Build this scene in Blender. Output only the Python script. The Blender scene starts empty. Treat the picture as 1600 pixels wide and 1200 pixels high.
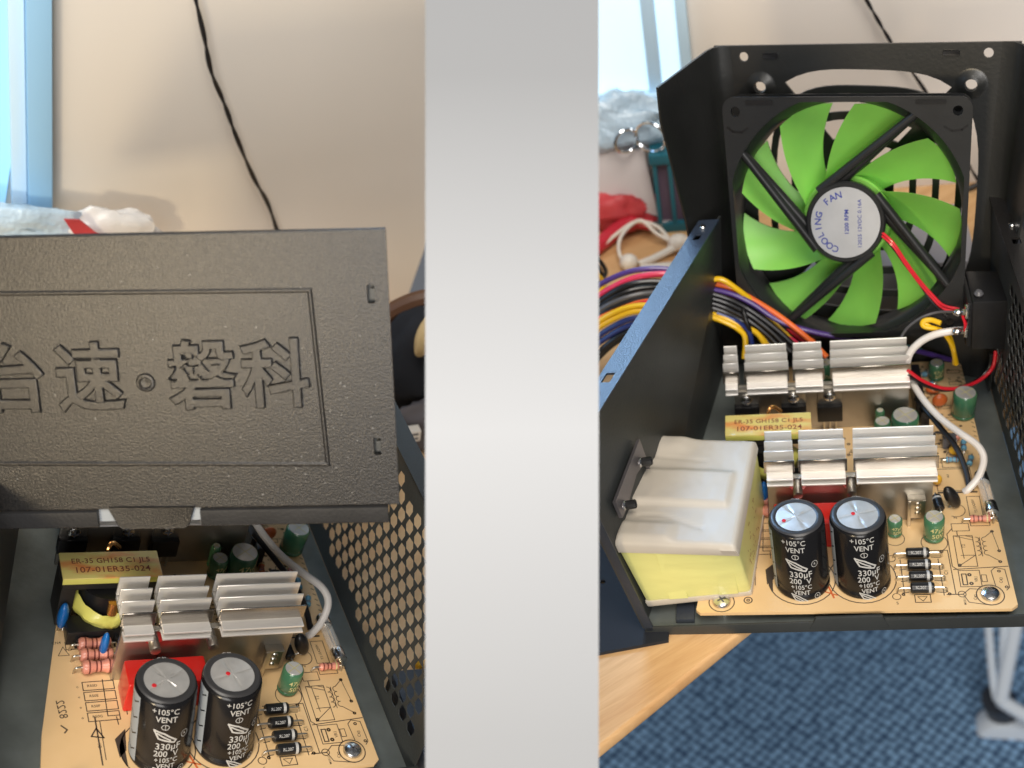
import bpy, bmesh, math, random
from mathutils import Vector, Matrix, noise
from mathutils.geometry import tessellate_polygon
random.seed(7)
R_ = math.radians
sc = bpy.context.scene
col = sc.collection
MM = 0.001

# ------------------------------------------------------------------ camera
PITCH = R_(36.0)
CAM = Vector((0, 0, 1.30))
cd = bpy.data.cameras.new('camera'); cam = bpy.data.objects.new('camera', cd); col.objects.link(cam)
cam.location = CAM; cam.rotation_euler = (R_(90) - PITCH, 0, 0)
cd.sensor_width = 36.0; cd.lens = 36.0 * 2096.38 / 1600.0
cd.clip_start = 0.02; cd.clip_end = 60
cd.dof.use_dof = True; cd.dof.focus_distance = 0.485; cd.dof.aperture_fstop = 12
sc.camera = cam

# ------------------------------------------------------------------ world and lamps
w = bpy.data.worlds.new("World"); sc.world = w; w.use_nodes = True
bg = w.node_tree.nodes['Background']; bg.inputs[0].default_value = (0.80, 0.84, 0.92, 1); bg.inputs[1].default_value = 0.17
sc.view_settings.view_transform = 'Standard'; sc.view_settings.look = 'None'
sc.view_settings.exposure = 0.0; sc.view_settings.gamma = 1
sc.cycles.max_bounces = 8; sc.cycles.transparent_max_bounces = 8
sc.cycles.use_denoising = True

def cam_axes():
    c, s = math.cos(PITCH), math.sin(PITCH)
    return Vector((1, 0, 0)), Vector((0, -s, -c)), Vector((0, c, -s))     # right, down, forward
AX = cam_axes()
def cam_pt(x, y, d):
    """metres right / down / ahead of the camera position"""
    return CAM + AX[0] * x + AX[1] * y + AX[2] * d

def area(name, loc, tgt, size, power, colr, size_y=None):
    l = bpy.data.lights.new(name, 'AREA'); l.energy = power; l.color = colr; l.size = size
    if size_y: l.shape = 'RECTANGLE'; l.size_y = size_y
    o = bpy.data.objects.new(name, l); col.objects.link(o); o.location = loc
    o.rotation_euler = (Vector(tgt) - Vector(loc)).to_track_quat('-Z', 'Y').to_euler()
    return o

# ------------------------------------------------------------------ the two places (rotation rows and offset, mm)
POSE = {
 'R': ([[0.978979932448591, 0.12557208224196115, -0.16071696868824936], [-0.045636088189670784, -0.6331516690258583, -0.7726812482920432], [-0.1987854102233516, 0.7637739300138645, -0.6141121595532637]], [59.680582332885756, 91.48598822608872, 519.1948870489199]),
 'L': ([[0.8744503087708031, -0.3600361995322263, 0.3251316541293021], [0.0355508728787064, -0.6208533739554738, -0.7831201845715122], [0.48381069947659, 0.6963584013079388, -0.5301058233952995]], [-162.30691304943724, 135.58980120789988, 423.19337589047956]),
}
def side_matrix(s):
    R, t = POSE[s]
    A = Matrix([[AX[k][i] for k in range(3)] for i in range(3)])      # camera axes -> world
    Rw = A @ Matrix(R); tw = A @ (Vector(t) * MM) + CAM
    M = Rw.to_4x4(); M.translation = tw
    return M
SM = {'R': side_matrix('R'), 'L': side_matrix('L'), 'W': Matrix.Identity(4)}
def wpt(s, x, y, z): return SM[s] @ (Vector((x, y, z)) * MM)

# key lamps: soft ceiling light, warm room light, cool window light from the back left of each place
area('ceiling_light', (0.0, -0.25, 2.35), (0.0, 0.55, 0.9), 0.75, 20, (1.0, 0.93, 0.84))
area('room_light', (0.0, -0.95, 1.42), (0.05, 0.5, 1.0), 0.6, 11, (1.0, 0.96, 0.92))
area('warm_lamp', wpt('L', -430, -505, 150), wpt('L', 28, 66, 160), 0.09, 2.6, (1.0, 0.80, 0.52))
area('window_light_right', wpt('R', -95, 298, 285), wpt('R', 0, 90, 70), 0.15, 0.20, (0.35, 0.62, 1.0)).data.spread = R_(55)
area('window_light_left', wpt('L', -260, 330, 200), wpt('L', 40, 60, 40), 0.22, 0.5, (0.35, 0.62, 1.0))

# ------------------------------------------------------------------ materials
MATS = {}
def mat(name, colr, rough=0.5, metal=0.0, nscale=0, namp=0.0, bump=0.0, bscale=200, spec=0.5, coat=0, col2=None, trans=0, ior=1.45, emit=None, estr=0, aniso=0, sss=0, alpha=1, stretch=None, rvar=0, bdist=0.0005, ndetail=4):
    m = bpy.data.materials.new(name); m.use_nodes = True; nt = m.node_tree; b = nt.nodes['Principled BSDF']
    b.inputs['Base Color'].default_value = (*colr, 1); b.inputs['Roughness'].default_value = rough
    b.inputs['Metallic'].default_value = metal; b.inputs['Specular IOR Level'].default_value = spec
    b.inputs['Coat Weight'].default_value = coat; b.inputs['Transmission Weight'].default_value = trans
    b.inputs['IOR'].default_value = ior; b.inputs['Alpha'].default_value = alpha
    if coat: b.inputs['Coat Roughness'].default_value = 0.08
    if sss: b.inputs['Subsurface Weight'].default_value = sss; b.inputs['Subsurface Scale'].default_value = 0.004
    if aniso: b.inputs['Anisotropic'].default_value = aniso
    if emit: b.inputs['Emission Color'].default_value = (*emit, 1); b.inputs['Emission Strength'].default_value = estr
    tc = nt.nodes.new('ShaderNodeTexCoord'); vec = tc.outputs['Object']
    if stretch:
        mp = nt.nodes.new('ShaderNodeMapping'); mp.inputs['Scale'].default_value = stretch
        nt.links.new(vec, mp.inputs['Vector']); vec = mp.outputs['Vector']
    if nscale:
        n = nt.nodes.new('ShaderNodeTexNoise'); n.inputs['Scale'].default_value = nscale; n.inputs['Detail'].default_value = ndetail
        nt.links.new(vec, n.inputs['Vector'])
        cr = nt.nodes.new('ShaderNodeMix'); cr.data_type = 'RGBA'
        c2 = col2 or tuple(max(0, c * (1 - namp)) for c in colr)
        cr.inputs[6].default_value = (*colr, 1); cr.inputs[7].default_value = (*c2, 1)
        mr = nt.nodes.new('ShaderNodeMapRange'); mr.inputs[1].default_value = 0.35; mr.inputs[2].default_value = 0.65
        nt.links.new(n.outputs['Fac'], mr.inputs[0]); nt.links.new(mr.outputs[0], cr.inputs[0]); nt.links.new(cr.outputs[2], b.inputs['Base Color'])
        if rvar:
            rr = nt.nodes.new('ShaderNodeMapRange'); rr.inputs[3].default_value = rough - rvar; rr.inputs[4].default_value = rough + rvar
            nt.links.new(n.outputs['Fac'], rr.inputs[0]); nt.links.new(rr.outputs[0], b.inputs['Roughness'])
    if bump:
        n2 = nt.nodes.new('ShaderNodeTexNoise'); n2.inputs['Scale'].default_value = bscale; n2.inputs['Detail'].default_value = 3
        nt.links.new(vec, n2.inputs['Vector'])
        bp = nt.nodes.new('ShaderNodeBump'); bp.inputs['Strength'].default_value = bump; bp.inputs['Distance'].default_value = bdist
        nt.links.new(n2.outputs['Fac'], bp.inputs['Height']); nt.links.new(bp.outputs['Normal'], b.inputs['Normal'])
    MATS[name] = m
    return m
mat('powder', (0.007, 0.007, 0.008), 0.29, 0, 2000, 0.25, 0.22, 1900, spec=0.45, bdist=0.0005, col2=(0.022, 0.020, 0.018), ndetail=2)
mat('powder_lip', (0.020, 0.020, 0.021), 0.5, 0, 60, 0.25, 0.4, 900, spec=0.3, bdist=0.0003)
mat('dark_sheet', (0.022, 0.025, 0.032), 0.6, 0, 20, 0.2, 0.15, 500, spec=0.2)      # sparkling powder coat
mat('powder_in', (0.038, 0.042, 0.042), 0.42, 0, 30, 0.3, 0.25, 900, bdist=0.0003)
mat('powder_window_lit', (0.030, 0.045, 0.075), 0.38, 0, 1700, 0.3, 0.5, 1700, spec=1.0, bdist=0.0004)  # black coat with the blue window light mixed into its colour
mat('cover_in', (0.030, 0.031, 0.030), 0.34, 0.25, 25, 0.4, 0.12, 600, spec=0.9, rvar=0.12)
mat('floor_sheet', (0.24, 0.27, 0.26), 0.42, 0.45, 40, 0.35, 0.15, 500, rvar=0.1)
mat('alu', (0.88, 0.86, 0.83), 0.36, 0.6, 60, 0.06, 0.04, 300, stretch=(1, 14, 14), rvar=0.05)
mat('alu_dark_reflect', (0.52, 0.48, 0.43), 0.24, 0.98, 60, 0.25, 0.06, 300, stretch=(1, 8, 8), rvar=0.06)  # darker metal for the front fin, its dark reflection painted into the colour
mat('alu_plate', (0.56, 0.525, 0.47), 0.36, 0.95, 35, 0.35, 0.2, 80, rvar=0.12)
mat('zinc', (0.78, 0.77, 0.75), 0.22, 1.0, 150, 0.2)
mat('tin', (0.70, 0.66, 0.58), 0.28, 1.0, 150, 0.2, 0.2, 300)
mat('copper', (0.85, 0.42, 0.14), 0.25, 0.9)
mat('pcb', (0.77, 0.54, 0.29), 0.36, 0, 22, 0.10, 0.08, 300, coat=0.15, col2=(0.68, 0.45, 0.215), rvar=0.1)
mat('silk', (0.055, 0.04, 0.03), 0.6)
mat('sleeve', (0.008, 0.008, 0.009), 0.24, 0, 40, 0.2, 0.04, 200, spec=0.35, coat=0.12)
mat('sleeve_rim', (0.035, 0.035, 0.037), 0.35)
mat('cap_print', (0.42, 0.42, 0.41), 0.5)
mat('cap_grey', (0.26, 0.29, 0.32), 0.4)
mat('cap_disc', (0.66, 0.65, 0.63), 0.38, 0.55, 120, 0.22, 0.12, 200, rvar=0.08)
mat('cap_score', (0.50, 0.49, 0.47), 0.4, 0.4)
mat('red_dot', (0.55, 0.01, 0.02), 0.6)
mat('green_can', (0.035, 0.135, 0.075), 0.22, 0, 60, 0.4, coat=0.4, col2=(0.08, 0.19, 0.09))
mat('gold_print', (0.55, 0.50, 0.22), 0.4)
mat('black_plastic', (0.012, 0.012, 0.013), 0.35, 0, 50, 0.3, 0.1, 400)
mat('fan_black', (0.020, 0.021, 0.022), 0.38, 0, 40, 0.3, 0.08, 300)
mat('ferrite', (0.022, 0.020, 0.018), 0.5, 0, 60, 0.4, 0.3, 300)
mat('blade_green', (0.24, 0.60, 0.10), 0.40, 0, 25, 0.2, 0.05, 200, sss=0.12, rvar=0.08)
mat('fan_label', (0.56, 0.57, 0.59), 0.35, 0.3, 80, 0.1)
mat('label_blue', (0.03, 0.05, 0.30), 0.5)
mat('yellow_tape', (0.72, 0.68, 0.16), 0.32, 0, 25, 0.15, 0.15, 120, coat=0.25, col2=(0.66, 0.58, 0.10))
mat('block_yellow', (0.78, 0.77, 0.29), 0.34, 0, 30, 0.10, 0.2, 40, coat=0.15, bdist=0.002, stretch=(1, 1, 3))
mat('block_cap', (0.55, 0.50, 0.42), 0.42, 0, 45, 0.10, 0.12, 55, bdist=0.0016, col2=(0.52, 0.47, 0.40))
mat('bracket', (0.26, 0.24, 0.25), 0.35, 0.7, 40, 0.3)
mat('red_film', (0.62, 0.02, 0.015), 0.28, 0, 30, 0.25, coat=0.3)
mat('blue_cap', (0.01, 0.13, 0.42), 0.22, coat=0.4)
mat('pink_res', (0.62, 0.24, 0.17), 0.35, 0, 90, 0.2, coat=0.2)
mat('pink_dark', (0.16, 0.04, 0.03), 0.4)
mat('orange_cap', (0.60, 0.13, 0.03), 0.3, coat=0.3)
mat('amber_cap', (0.78, 0.42, 0.03), 0.3, coat=0.3)
mat('blue_res', (0.12, 0.30, 0.42), 0.35)
mat('clear_glass', (0.9, 0.9, 0.88), 0.04, 0, spec=1.0, alpha=0.22)
for n, c in dict(w_black=(0.010, 0.010, 0.012), w_red=(0.62, 0.015, 0.03), w_orange=(0.85, 0.16, 0.03), w_yellow=(0.80, 0.48, 0.01), w_purple=(0.075, 0.035, 0.20), w_teal=(0.02, 0.16, 0.15), w_white=(0.72, 0.68, 0.64), w_blue=(0.015, 0.03, 0.16), w_grey=(0.10, 0.10, 0.11), w_pink=(0.70, 0.04, 0.10)).items():
    mat(n, c, 0.30, 0, 60, 0.12, coat=0.2)
mat('wall_paint', (0.71, 0.67, 0.61), 0.85, 0, 2.2, 0.05, 0.05, 90, ndetail=2)
mat('wall_paint_pale', (0.78, 0.73, 0.675), 0.85, 0, 2.2, 0.05, 0.05, 90, ndetail=2)
mat('win_frame', (0.30, 0.55, 0.80), 0.7)
mat('win_frame_pale', (0.58, 0.80, 0.98), 0.7)
mat('win_pane', (0.30, 0.55, 0.75), 0.2, emit=(0.22, 0.52, 0.80), estr=0.75)
mat('win_pane_bright', (0.60, 0.78, 0.92), 0.2, emit=(0.62, 0.86, 1.0), estr=0.75)
mat('bag', (0.62, 0.80, 0.95), 0.3, 0, 40, 0.25, 0.8, 70, spec=0.8, bdist=0.006, alpha=0.85)
mat('bag_white', (0.78, 0.76, 0.74), 0.3, 0, 9, 0.1, 0.5, 25, bdist=0.01)
mat('bag_red', (0.58, 0.06, 0.07), 0.5, 0, 30, 0.3, 0.5, 60, bdist=0.003)
mat('paper', (0.64, 0.60, 0.60), 0.7, 0, 10, 0.1)
mat('paper_grey', (0.36, 0.34, 0.36), 0.7)
mat('paper_brown', (0.42, 0.30, 0.20), 0.7)
mat('teal_crate', (0.015, 0.13, 0.18), 0.4, 0, 10, 0.2)
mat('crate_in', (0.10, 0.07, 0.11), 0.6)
mat('tool_red', (0.52, 0.02, 0.04), 0.35, coat=0.2)
mat('ear_white', (0.76, 0.70, 0.62), 0.35)
mat('skin_tan', (0.62, 0.45, 0.22), 0.6)
mat('dark_cloth', (0.016, 0.018, 0.024), 0.9, 0, 20, 0.3, 0.3, 200)
mat('dark_brown', (0.10, 0.045, 0.022), 0.5)
mat('grey_cloth', (0.10, 0.09, 0.095), 0.9)
mat('laptop', (0.035, 0.042, 0.056), 0.45, 0, 20, 0.2, 0.15, 500, spec=0.4)
mat('white_metal', (0.78, 0.86, 0.95), 0.3)
mat('chrome', (0.75, 0.80, 0.86), 0.12, 1.0)
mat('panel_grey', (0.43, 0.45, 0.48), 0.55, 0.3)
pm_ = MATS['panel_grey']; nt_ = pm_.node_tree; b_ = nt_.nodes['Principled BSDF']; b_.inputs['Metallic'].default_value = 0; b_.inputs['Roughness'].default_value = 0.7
tc_ = nt_.nodes.new('ShaderNodeTexCoord'); sp_ = nt_.nodes.new('ShaderNodeSeparateXYZ'); rp_ = nt_.nodes.new('ShaderNodeValToRGB')     # light-to-dark grey gradient put into the colour, lamps leave the panel even
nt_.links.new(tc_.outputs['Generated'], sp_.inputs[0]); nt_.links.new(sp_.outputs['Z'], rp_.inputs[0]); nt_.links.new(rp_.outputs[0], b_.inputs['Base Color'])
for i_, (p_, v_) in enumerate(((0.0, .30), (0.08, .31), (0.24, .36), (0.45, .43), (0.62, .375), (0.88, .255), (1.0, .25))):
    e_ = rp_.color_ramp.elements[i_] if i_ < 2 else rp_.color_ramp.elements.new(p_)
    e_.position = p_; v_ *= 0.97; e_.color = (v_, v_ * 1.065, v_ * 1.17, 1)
mat('screen_text', (0.25, 0.06, 0.03), 0.5)

def wood(name, c1, c2, ang, scale=40):
    m = bpy.data.materials.new(name); m.use_nodes = True; nt = m.node_tree; b = nt.nodes['Principled BSDF']
    tc = nt.nodes.new('ShaderNodeTexCoord'); mp = nt.nodes.new('ShaderNodeMapping'); mp.inputs['Rotation'].default_value = (0, 0, ang)
    mp2 = nt.nodes.new('ShaderNodeMapping'); mp2.inputs['Scale'].default_value = (1, 16, 1)
    n = nt.nodes.new('ShaderNodeTexNoise'); n.inputs['Scale'].default_value = scale * 0.25; n.inputs['Detail'].default_value = 6
    n2 = nt.nodes.new('ShaderNodeTexNoise'); n2.inputs['Scale'].default_value = scale * 2.5; n2.inputs['Detail'].default_value = 3
    ad = nt.nodes.new('ShaderNodeMath'); ad.operation = 'MULTIPLY_ADD'; ad.inputs[1].default_value = 0.35; ad.inputs[2].default_value = 0
    ad2 = nt.nodes.new('ShaderNodeMath'); ad2.operation = 'ADD'
    mr = nt.nodes.new('ShaderNodeMapRange'); mr.inputs[1].default_value = 0.45; mr.inputs[2].default_value = 0.85
    mx = nt.nodes.new('ShaderNodeMix'); mx.data_type = 'RGBA'; mx.inputs[6].default_value = (*c1, 1); mx.inputs[7].default_value = (*c2, 1)
    L = nt.links.new
    L(tc.outputs['Object'], mp.inputs[0]); L(mp.outputs[0], mp2.inputs[0]); L(mp2.outputs[0], n.inputs['Vector']); L(mp2.outputs[0], n2.inputs['Vector'])
    L(n2.outputs['Fac'], ad.inputs[0]); L(ad.outputs[0], ad2.inputs[0]); L(n.outputs['Fac'], ad2.inputs[1]); L(ad2.outputs[0], mr.inputs[0]); L(mr.outputs[0], mx.inputs[0]); L(mx.outputs[2], b.inputs['Base Color'])
    b.inputs['Roughness'].default_value = 0.58
    MATS[name] = m
wood('bamboo', (0.74, 0.48, 0.24), (0.55, 0.31, 0.13), R_(-38))
wood('bamboo_light', (0.90, 0.64, 0.36), (0.80, 0.52, 0.27), R_(-38))

def carpet_mat():
    m = bpy.data.materials.new('carpet'); m.use_nodes = True; nt = m.node_tree; b = nt.nodes['Principled BSDF']; L = nt.links.new
    tc = nt.nodes.new('ShaderNodeTexCoord'); mp = nt.nodes.new('ShaderNodeMapping'); mp.inputs['Rotation'].default_value = (0, 0, R_(38)); mp.inputs['Scale'].default_value = (1, 1, 1)
    v = nt.nodes.new('ShaderNodeTexVoronoi'); v.inputs['Scale'].default_value = 112; v.inputs['Randomness'].default_value = 0.26
    n = nt.nodes.new('ShaderNodeTexNoise'); n.inputs['Scale'].default_value = 120; n.inputs['Detail'].default_value = 4
    mr = nt.nodes.new('ShaderNodeMapRange'); mr.inputs[1].default_value = 0.12; mr.inputs[2].default_value = 0.62
    mx = nt.nodes.new('ShaderNodeMix'); mx.data_type = 'RGBA'; mx.inputs[6].default_value = (0.38, 0.66, 1.0, 1); mx.inputs[7].default_value = (0.022, 0.062, 0.145, 1)
    mx2 = nt.nodes.new('ShaderNodeMix'); mx2.data_type = 'RGBA'; mx2.inputs[7].default_value = (0.05, 0.12, 0.23, 1)
    mr2 = nt.nodes.new('ShaderNodeMapRange'); mr2.inputs[1].default_value = 0.52; mr2.inputs[2].default_value = 0.8
    L(tc.outputs['Object'], mp.inputs[0]); L(mp.outputs[0], v.inputs['Vector']); L(mp.outputs[0], n.inputs['Vector'])
    L(v.outputs['Distance'], mr.inputs[0]); L(mr.outputs[0], mx.inputs[0]); L(mx.outputs[2], mx2.inputs[6]); L(n.outputs['Fac'], mr2.inputs[0]); L(mr2.outputs[0], mx2.inputs[0]); L(mx2.outputs[2], b.inputs['Base Color'])
    bp = nt.nodes.new('ShaderNodeBump'); bp.inputs['Strength'].default_value = 0.6; bp.inputs['Distance'].default_value = 0.004; bp.invert = True
    L(v.outputs['Distance'], bp.inputs['Height']); L(bp.outputs['Normal'], b.inputs['Normal'])
    b.inputs['Roughness'].default_value = 0.95
    MATS['carpet'] = m
carpet_mat()

def label_mat():      # transformer label: yellow tape with a smeared red-orange overprint
    m = bpy.data.materials.new('label_tape'); m.use_nodes = True; nt = m.node_tree; b = nt.nodes['Principled BSDF']; L = nt.links.new
    tc = nt.nodes.new('ShaderNodeTexCoord'); mp = nt.nodes.new('ShaderNodeMapping'); mp.inputs['Scale'].default_value = (60, 160, 60)
    n = nt.nodes.new('ShaderNodeTexNoise'); n.inputs['Scale'].default_value = 1.0; n.inputs['Detail'].default_value = 4
    mr = nt.nodes.new('ShaderNodeMapRange'); mr.inputs[1].default_value = 0.44; mr.inputs[2].default_value = 0.62
    mx = nt.nodes.new('ShaderNodeMix'); mx.data_type = 'RGBA'; mx.inputs[6].default_value = (0.78, 0.66, 0.22, 1); mx.inputs[7].default_value = (0.80, 0.26, 0.08, 1)
    L(tc.outputs['Object'], mp.inputs[0]); L(mp.outputs[0], n.inputs['Vector']); L(n.outputs['Fac'], mr.inputs[0]); L(mr.outputs[0], mx.inputs[0]); L(mx.outputs[2], b.inputs['Base Color'])
    b.inputs['Roughness'].default_value = 0.3; b.inputs['Coat Weight'].default_value = 0.3
    MATS['label_tape'] = m
label_mat()

# ------------------------------------------------------------------ mesh kit (all coordinates in mm of the place's own frame)
class MB:
    def __init__(s): s.v = []; s.f = []
    def add(s, vs, fs):
        b = len(s.v); s.v += [Vector(p) for p in vs]; s.f += [tuple(i + b for i in f) for f in fs]; return s
    def hexa(s, c):      # 4 bottom corners (ccw seen from above), 4 top corners
        return s.add(c, [(3, 2, 1, 0), (4, 5, 6, 7), (0, 1, 5, 4), (1, 2, 6, 5), (2, 3, 7, 6), (3, 0, 4, 7)])
    def box(s, x0, x1, y0, y1, z0, z1):
        return s.hexa([(x0, y0, z0), (x1, y0, z0), (x1, y1, z0), (x0, y1, z0), (x0, y0, z1), (x1, y0, z1), (x1, y1, z1), (x0, y1, z1)])
    def slab(s, quad, off):      # quad (4 points) thickened by the vector off
        q = [Vector(p) for p in quad]; o = Vector(off)
        return s.hexa(q + [p + o for p in q])
    def lathe(s, c, axis, prof, seg=24, cap=True):      # prof: (radius, height) list along axis from c
        a = Vector(axis).normalized(); u = a.orthogonal().normalized(); w_ = a.cross(u); c = Vector(c)
        vs = []; fs = []
        for (r, h) in prof:
            for i in range(seg):
                t = 2 * math.pi * i / seg; vs.append(c + a * h + (u * math.cos(t) + w_ * math.sin(t)) * r)
        n = len(prof)
        for k in range(n - 1):
            for i in range(seg):
                j = (i + 1) % seg; fs.append((k * seg + i, k * seg + j, (k + 1) * seg + j, (k + 1) * seg + i))
        if cap: fs += [tuple(range(seg - 1, -1, -1)), tuple((n - 1) * seg + i for i in range(seg))]
        return s.add(vs, fs)
    def cyl(s, p0, p1, r, seg=16, bev=0.0):
        p0 = Vector(p0); p1 = Vector(p1); h = (p1 - p0).length
        pr = [(r, 0), (r, h)] if not bev else [(r - bev, 0), (r - bev * .3, bev * .3), (r, bev), (r, h - bev), (r - bev * .3, h - bev * .3), (r - bev, h)]
        return s.lathe(p0, p1 - p0, pr, seg)
    def tube(s, pts, r, seg=10, smooth=6, radii=None):
        P = [Vector(p) for p in pts]
        if smooth and len(P) > 2: P = spline(P, smooth)
        n = len(P); vs = []; fs = []; prev = None
        for i, p in enumerate(P):
            t = (P[min(i + 1, n - 1)] - P[max(i - 1, 0)]).normalized()
            if prev is None: u = t.orthogonal().normalized()
            else:
                u = (prev - t * prev.dot(t))
                u = u.normalized() if u.length > 1e-6 else t.orthogonal().normalized()
            prev = u; w_ = t.cross(u)
            rr = r if radii is None else radii[min(len(radii) - 1, int(i * len(radii) / n))]
            for k in range(seg):
                a = 2 * math.pi * k / seg; vs.append(p + (u * math.cos(a) + w_ * math.sin(a)) * rr)
        for i in range(n - 1):
            for k in range(seg):
                j = (k + 1) % seg; fs.append((i * seg + k, i * seg + j, (i + 1) * seg + j, (i + 1) * seg + k))
        fs += [tuple(range(seg - 1, -1, -1)), tuple((n - 1) * seg + k for k in range(seg))]
        return s.add(vs, fs)
    def ball(s, c, rx, ry, rz, seg=16, rings=9, rot=None):
        vs = []; fs = []; c = Vector(c)
        for i in range(rings + 1):
            ph = math.pi * i / rings
            for k in range(seg):
                t = 2 * math.pi * k / seg; p = Vector((rx * math.sin(ph) * math.cos(t), ry * math.sin(ph) * math.sin(t), rz * math.cos(ph)))
                vs.append(c + (rot @ p if rot else p))
        for i in range(rings):
            for k in range(seg):
                j = (k + 1) % seg; fs.append((i * seg + k, (i + 1) * seg + k, (i + 1) * seg + j, i * seg + j))
        return s.add(vs, fs)
    def mapped(s, vf, fn):
        return s.add([fn(p) for p in vf[0]], vf[1])
    def build(s, name, m, parent, side=None, bevel=0, seg=2, smooth=True, ang=35, weld=False):
        """one mesh object; parent = a thing (Empty or mesh made here) or None with side given"""
        if parent is not None: side = parent['_s']; base = Vector(parent['_b'])
        else: base = Vector(s.base)
        me = bpy.data.meshes.new(name)
        me.from_pydata([tuple((p - base) * MM) for p in s.v], [], s.f)
        if bevel or weld:
            bm = bmesh.new(); bm.from_mesh(me)
            bmesh.ops.remove_doubles(bm, verts=bm.verts, dist=1e-6)
            if bevel:
                es = [e for e in bm.edges if len(e.link_faces) == 2 and e.calc_face_angle(0) > 0.5]
                bmesh.ops.bevel(bm, geom=es, offset=bevel * MM, segments=seg, profile=0.6, affect='EDGES')
            bmesh.ops.recalc_face_normals(bm, faces=bm.faces)
            bm.to_mesh(me); bm.free()
        else:
            bm = bmesh.new(); bm.from_mesh(me); bmesh.ops.recalc_face_normals(bm, faces=bm.faces); bm.to_mesh(me); bm.free()
        if smooth:
            me.polygons.foreach_set('use_smooth', [True] * len(me.polygons)); me.set_sharp_from_angle(angle=R_(ang))
        me.materials.append(MATS[m])
        o = bpy.data.objects.new(name, me); col.objects.link(o)
        if parent is not None:
            root = parent
            o.parent = parent
        else:
            o.matrix_world = SM[side] @ Matrix.Translation(base * MM)
        o['_s'] = side; o['_b'] = tuple(base)
        return o

def spline(P, k):
    out = []
    n = len(P)
    for i in range(n - 1):
        p0 = P[max(i - 1, 0)]; p1 = P[i]; p2 = P[i + 1]; p3 = P[min(i + 2, n - 1)]
        for j in range(k):
            t = j / k
            out.append(0.5 * ((2 * p1) + (p2 - p0) * t + (2 * p0 - 5 * p1 + 4 * p2 - p3) * t * t + (3 * p1 - p0 - 3 * p2 + p3) * t ** 3))
    out.append(P[-1]); return out

def thing(side, name, base, label, cat, group=None):
    o = bpy.data.objects.new(name, None); col.objects.link(o); o.empty_display_size = 0.01
    o.matrix_world = SM[side] @ Matrix.Translation(Vector(base) * MM)
    o['_s'] = side; o['_b'] = tuple(base); tag(o, label, cat, group)
    return o
def tag(o, label=None, cat=None, group=None, kind=None):
    if label: o['label'] = label
    if cat: o['category'] = cat
    if group: o['group'] = group
    if kind: o['kind'] = kind
    return o
def solo(side, mb, name, m, base, label=None, cat=None, group=None, kind=None, **k):
    mb.base = base; o = mb.build(name, m, None, side, **k); return tag(o, label, cat, group, kind)

def dedupe(lp):
    out = []
    for p in lp:
        if not out or (abs(p[0] - out[-1][0]) + abs(p[1] - out[-1][1])) > 1e-4: out.append(p)
    if (abs(out[0][0] - out[-1][0]) + abs(out[0][1] - out[-1][1])) < 1e-4: out.pop()
    return out
def plate2d(loops, th):
    """flat plate with holes: loops in mm, thickness th, from c = 0 to c = th; returns verts, faces"""
    loops = [dedupe(l) for l in loops]
    tris = tessellate_polygon([[Vector((x, y, 0)) for x, y in l] for l in loops])
    flat = [p for l in loops for p in l]; n = len(flat)
    vs = [(x, y, 0) for x, y in flat] + [(x, y, th) for x, y in flat]
    fs = [tuple(t) for t in tris] + [tuple(i + n for i in reversed(t)) for t in tris]
    b = 0
    for l in loops:
        m = len(l)
        for i in range(m): j = (i + 1) % m; fs.append((b + i, b + j, b + j + n, b + i + n))
        b += m
    return vs, fs
def text2d(body, size, th=0.0, bold=0.0, align='CENTER', spacing=1.0, bevel=0.0):
    c = bpy.data.curves.new('lettering', 'FONT'); c.body = body; c.size = size; c.align_x = align; c.align_y = 'CENTER'
    c.extrude = th / 2; c.offset = bold; c.space_character = spacing; c.resolution_u = 3
    c.bevel_depth = bevel; c.bevel_resolution = 2
    o = bpy.data.objects.new('lettering', c); me = bpy.data.meshes.new_from_object(o)
    vs = [tuple(v.co) for v in me.vertices]; fs = [tuple(p.vertices) for p in me.polygons]
    bpy.data.objects.remove(o); bpy.data.curves.remove(c); bpy.data.meshes.remove(me)
    return vs, fs
def frame(O, U, V, N=None):
    O = Vector(O); U = Vector(U); V = Vector(V); N = Vector(N) if N is not None else U.cross(V).normalized()
    return lambda p: O + U * p[0] + V * p[1] + N * p[2]
def circle(cx, cy, r, n=20, ry=None): return [(cx + r * math.cos(2 * math.pi * i / n), cy + (ry or r) * math.sin(2 * math.pi * i / n)) for i in range(n)]
def rrect(x0, x1, y0, y1, r, n=4):
    out = []
    for cx, cy, a0 in ((x1 - r, y1 - r, 0), (x0 + r, y1 - r, 90), (x0 + r, y0 + r, 180), (x1 - r, y0 + r, 270)):
        for i in range(n + 1):
            a = R_(a0 + 90 * i / n); out.append((cx + r * math.cos(a), cy + r * math.sin(a)))
    return out
def strip2d(pts, w_):
    """thin flat strokes along a polyline, as separate quads"""
    vs = []; fs = []
    for a, b in zip(pts, pts[1:]):
        a = Vector((a[0], a[1])); b = Vector((b[0], b[1])); d = b - a
        if d.length < 1e-6: continue
        d.normalize(); n = Vector((-d.y, d.x)) * w_ / 2; a2 = a - d * w_ * .3; b2 = b + d * w_ * .3
        k = len(vs); vs += [(*(a2 - n), 0), (*(b2 - n), 0), (*(b2 + n), 0), (*(a2 + n), 0)]; fs.append((k, k + 1, k + 2, k + 3))
    return vs, fs
def copy_tree(o, side, label, parent=None):
    c = o.copy(); col.objects.link(c)
    if parent is None:
        c.matrix_world = SM[side] @ Matrix.Translation(Vector(o['_b']) * MM); c['label'] = label
    else: c.parent = parent
    c['_s'] = side
    for ch in list(o.children): copy_tree(ch, side, None, c)
    return c
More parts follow.
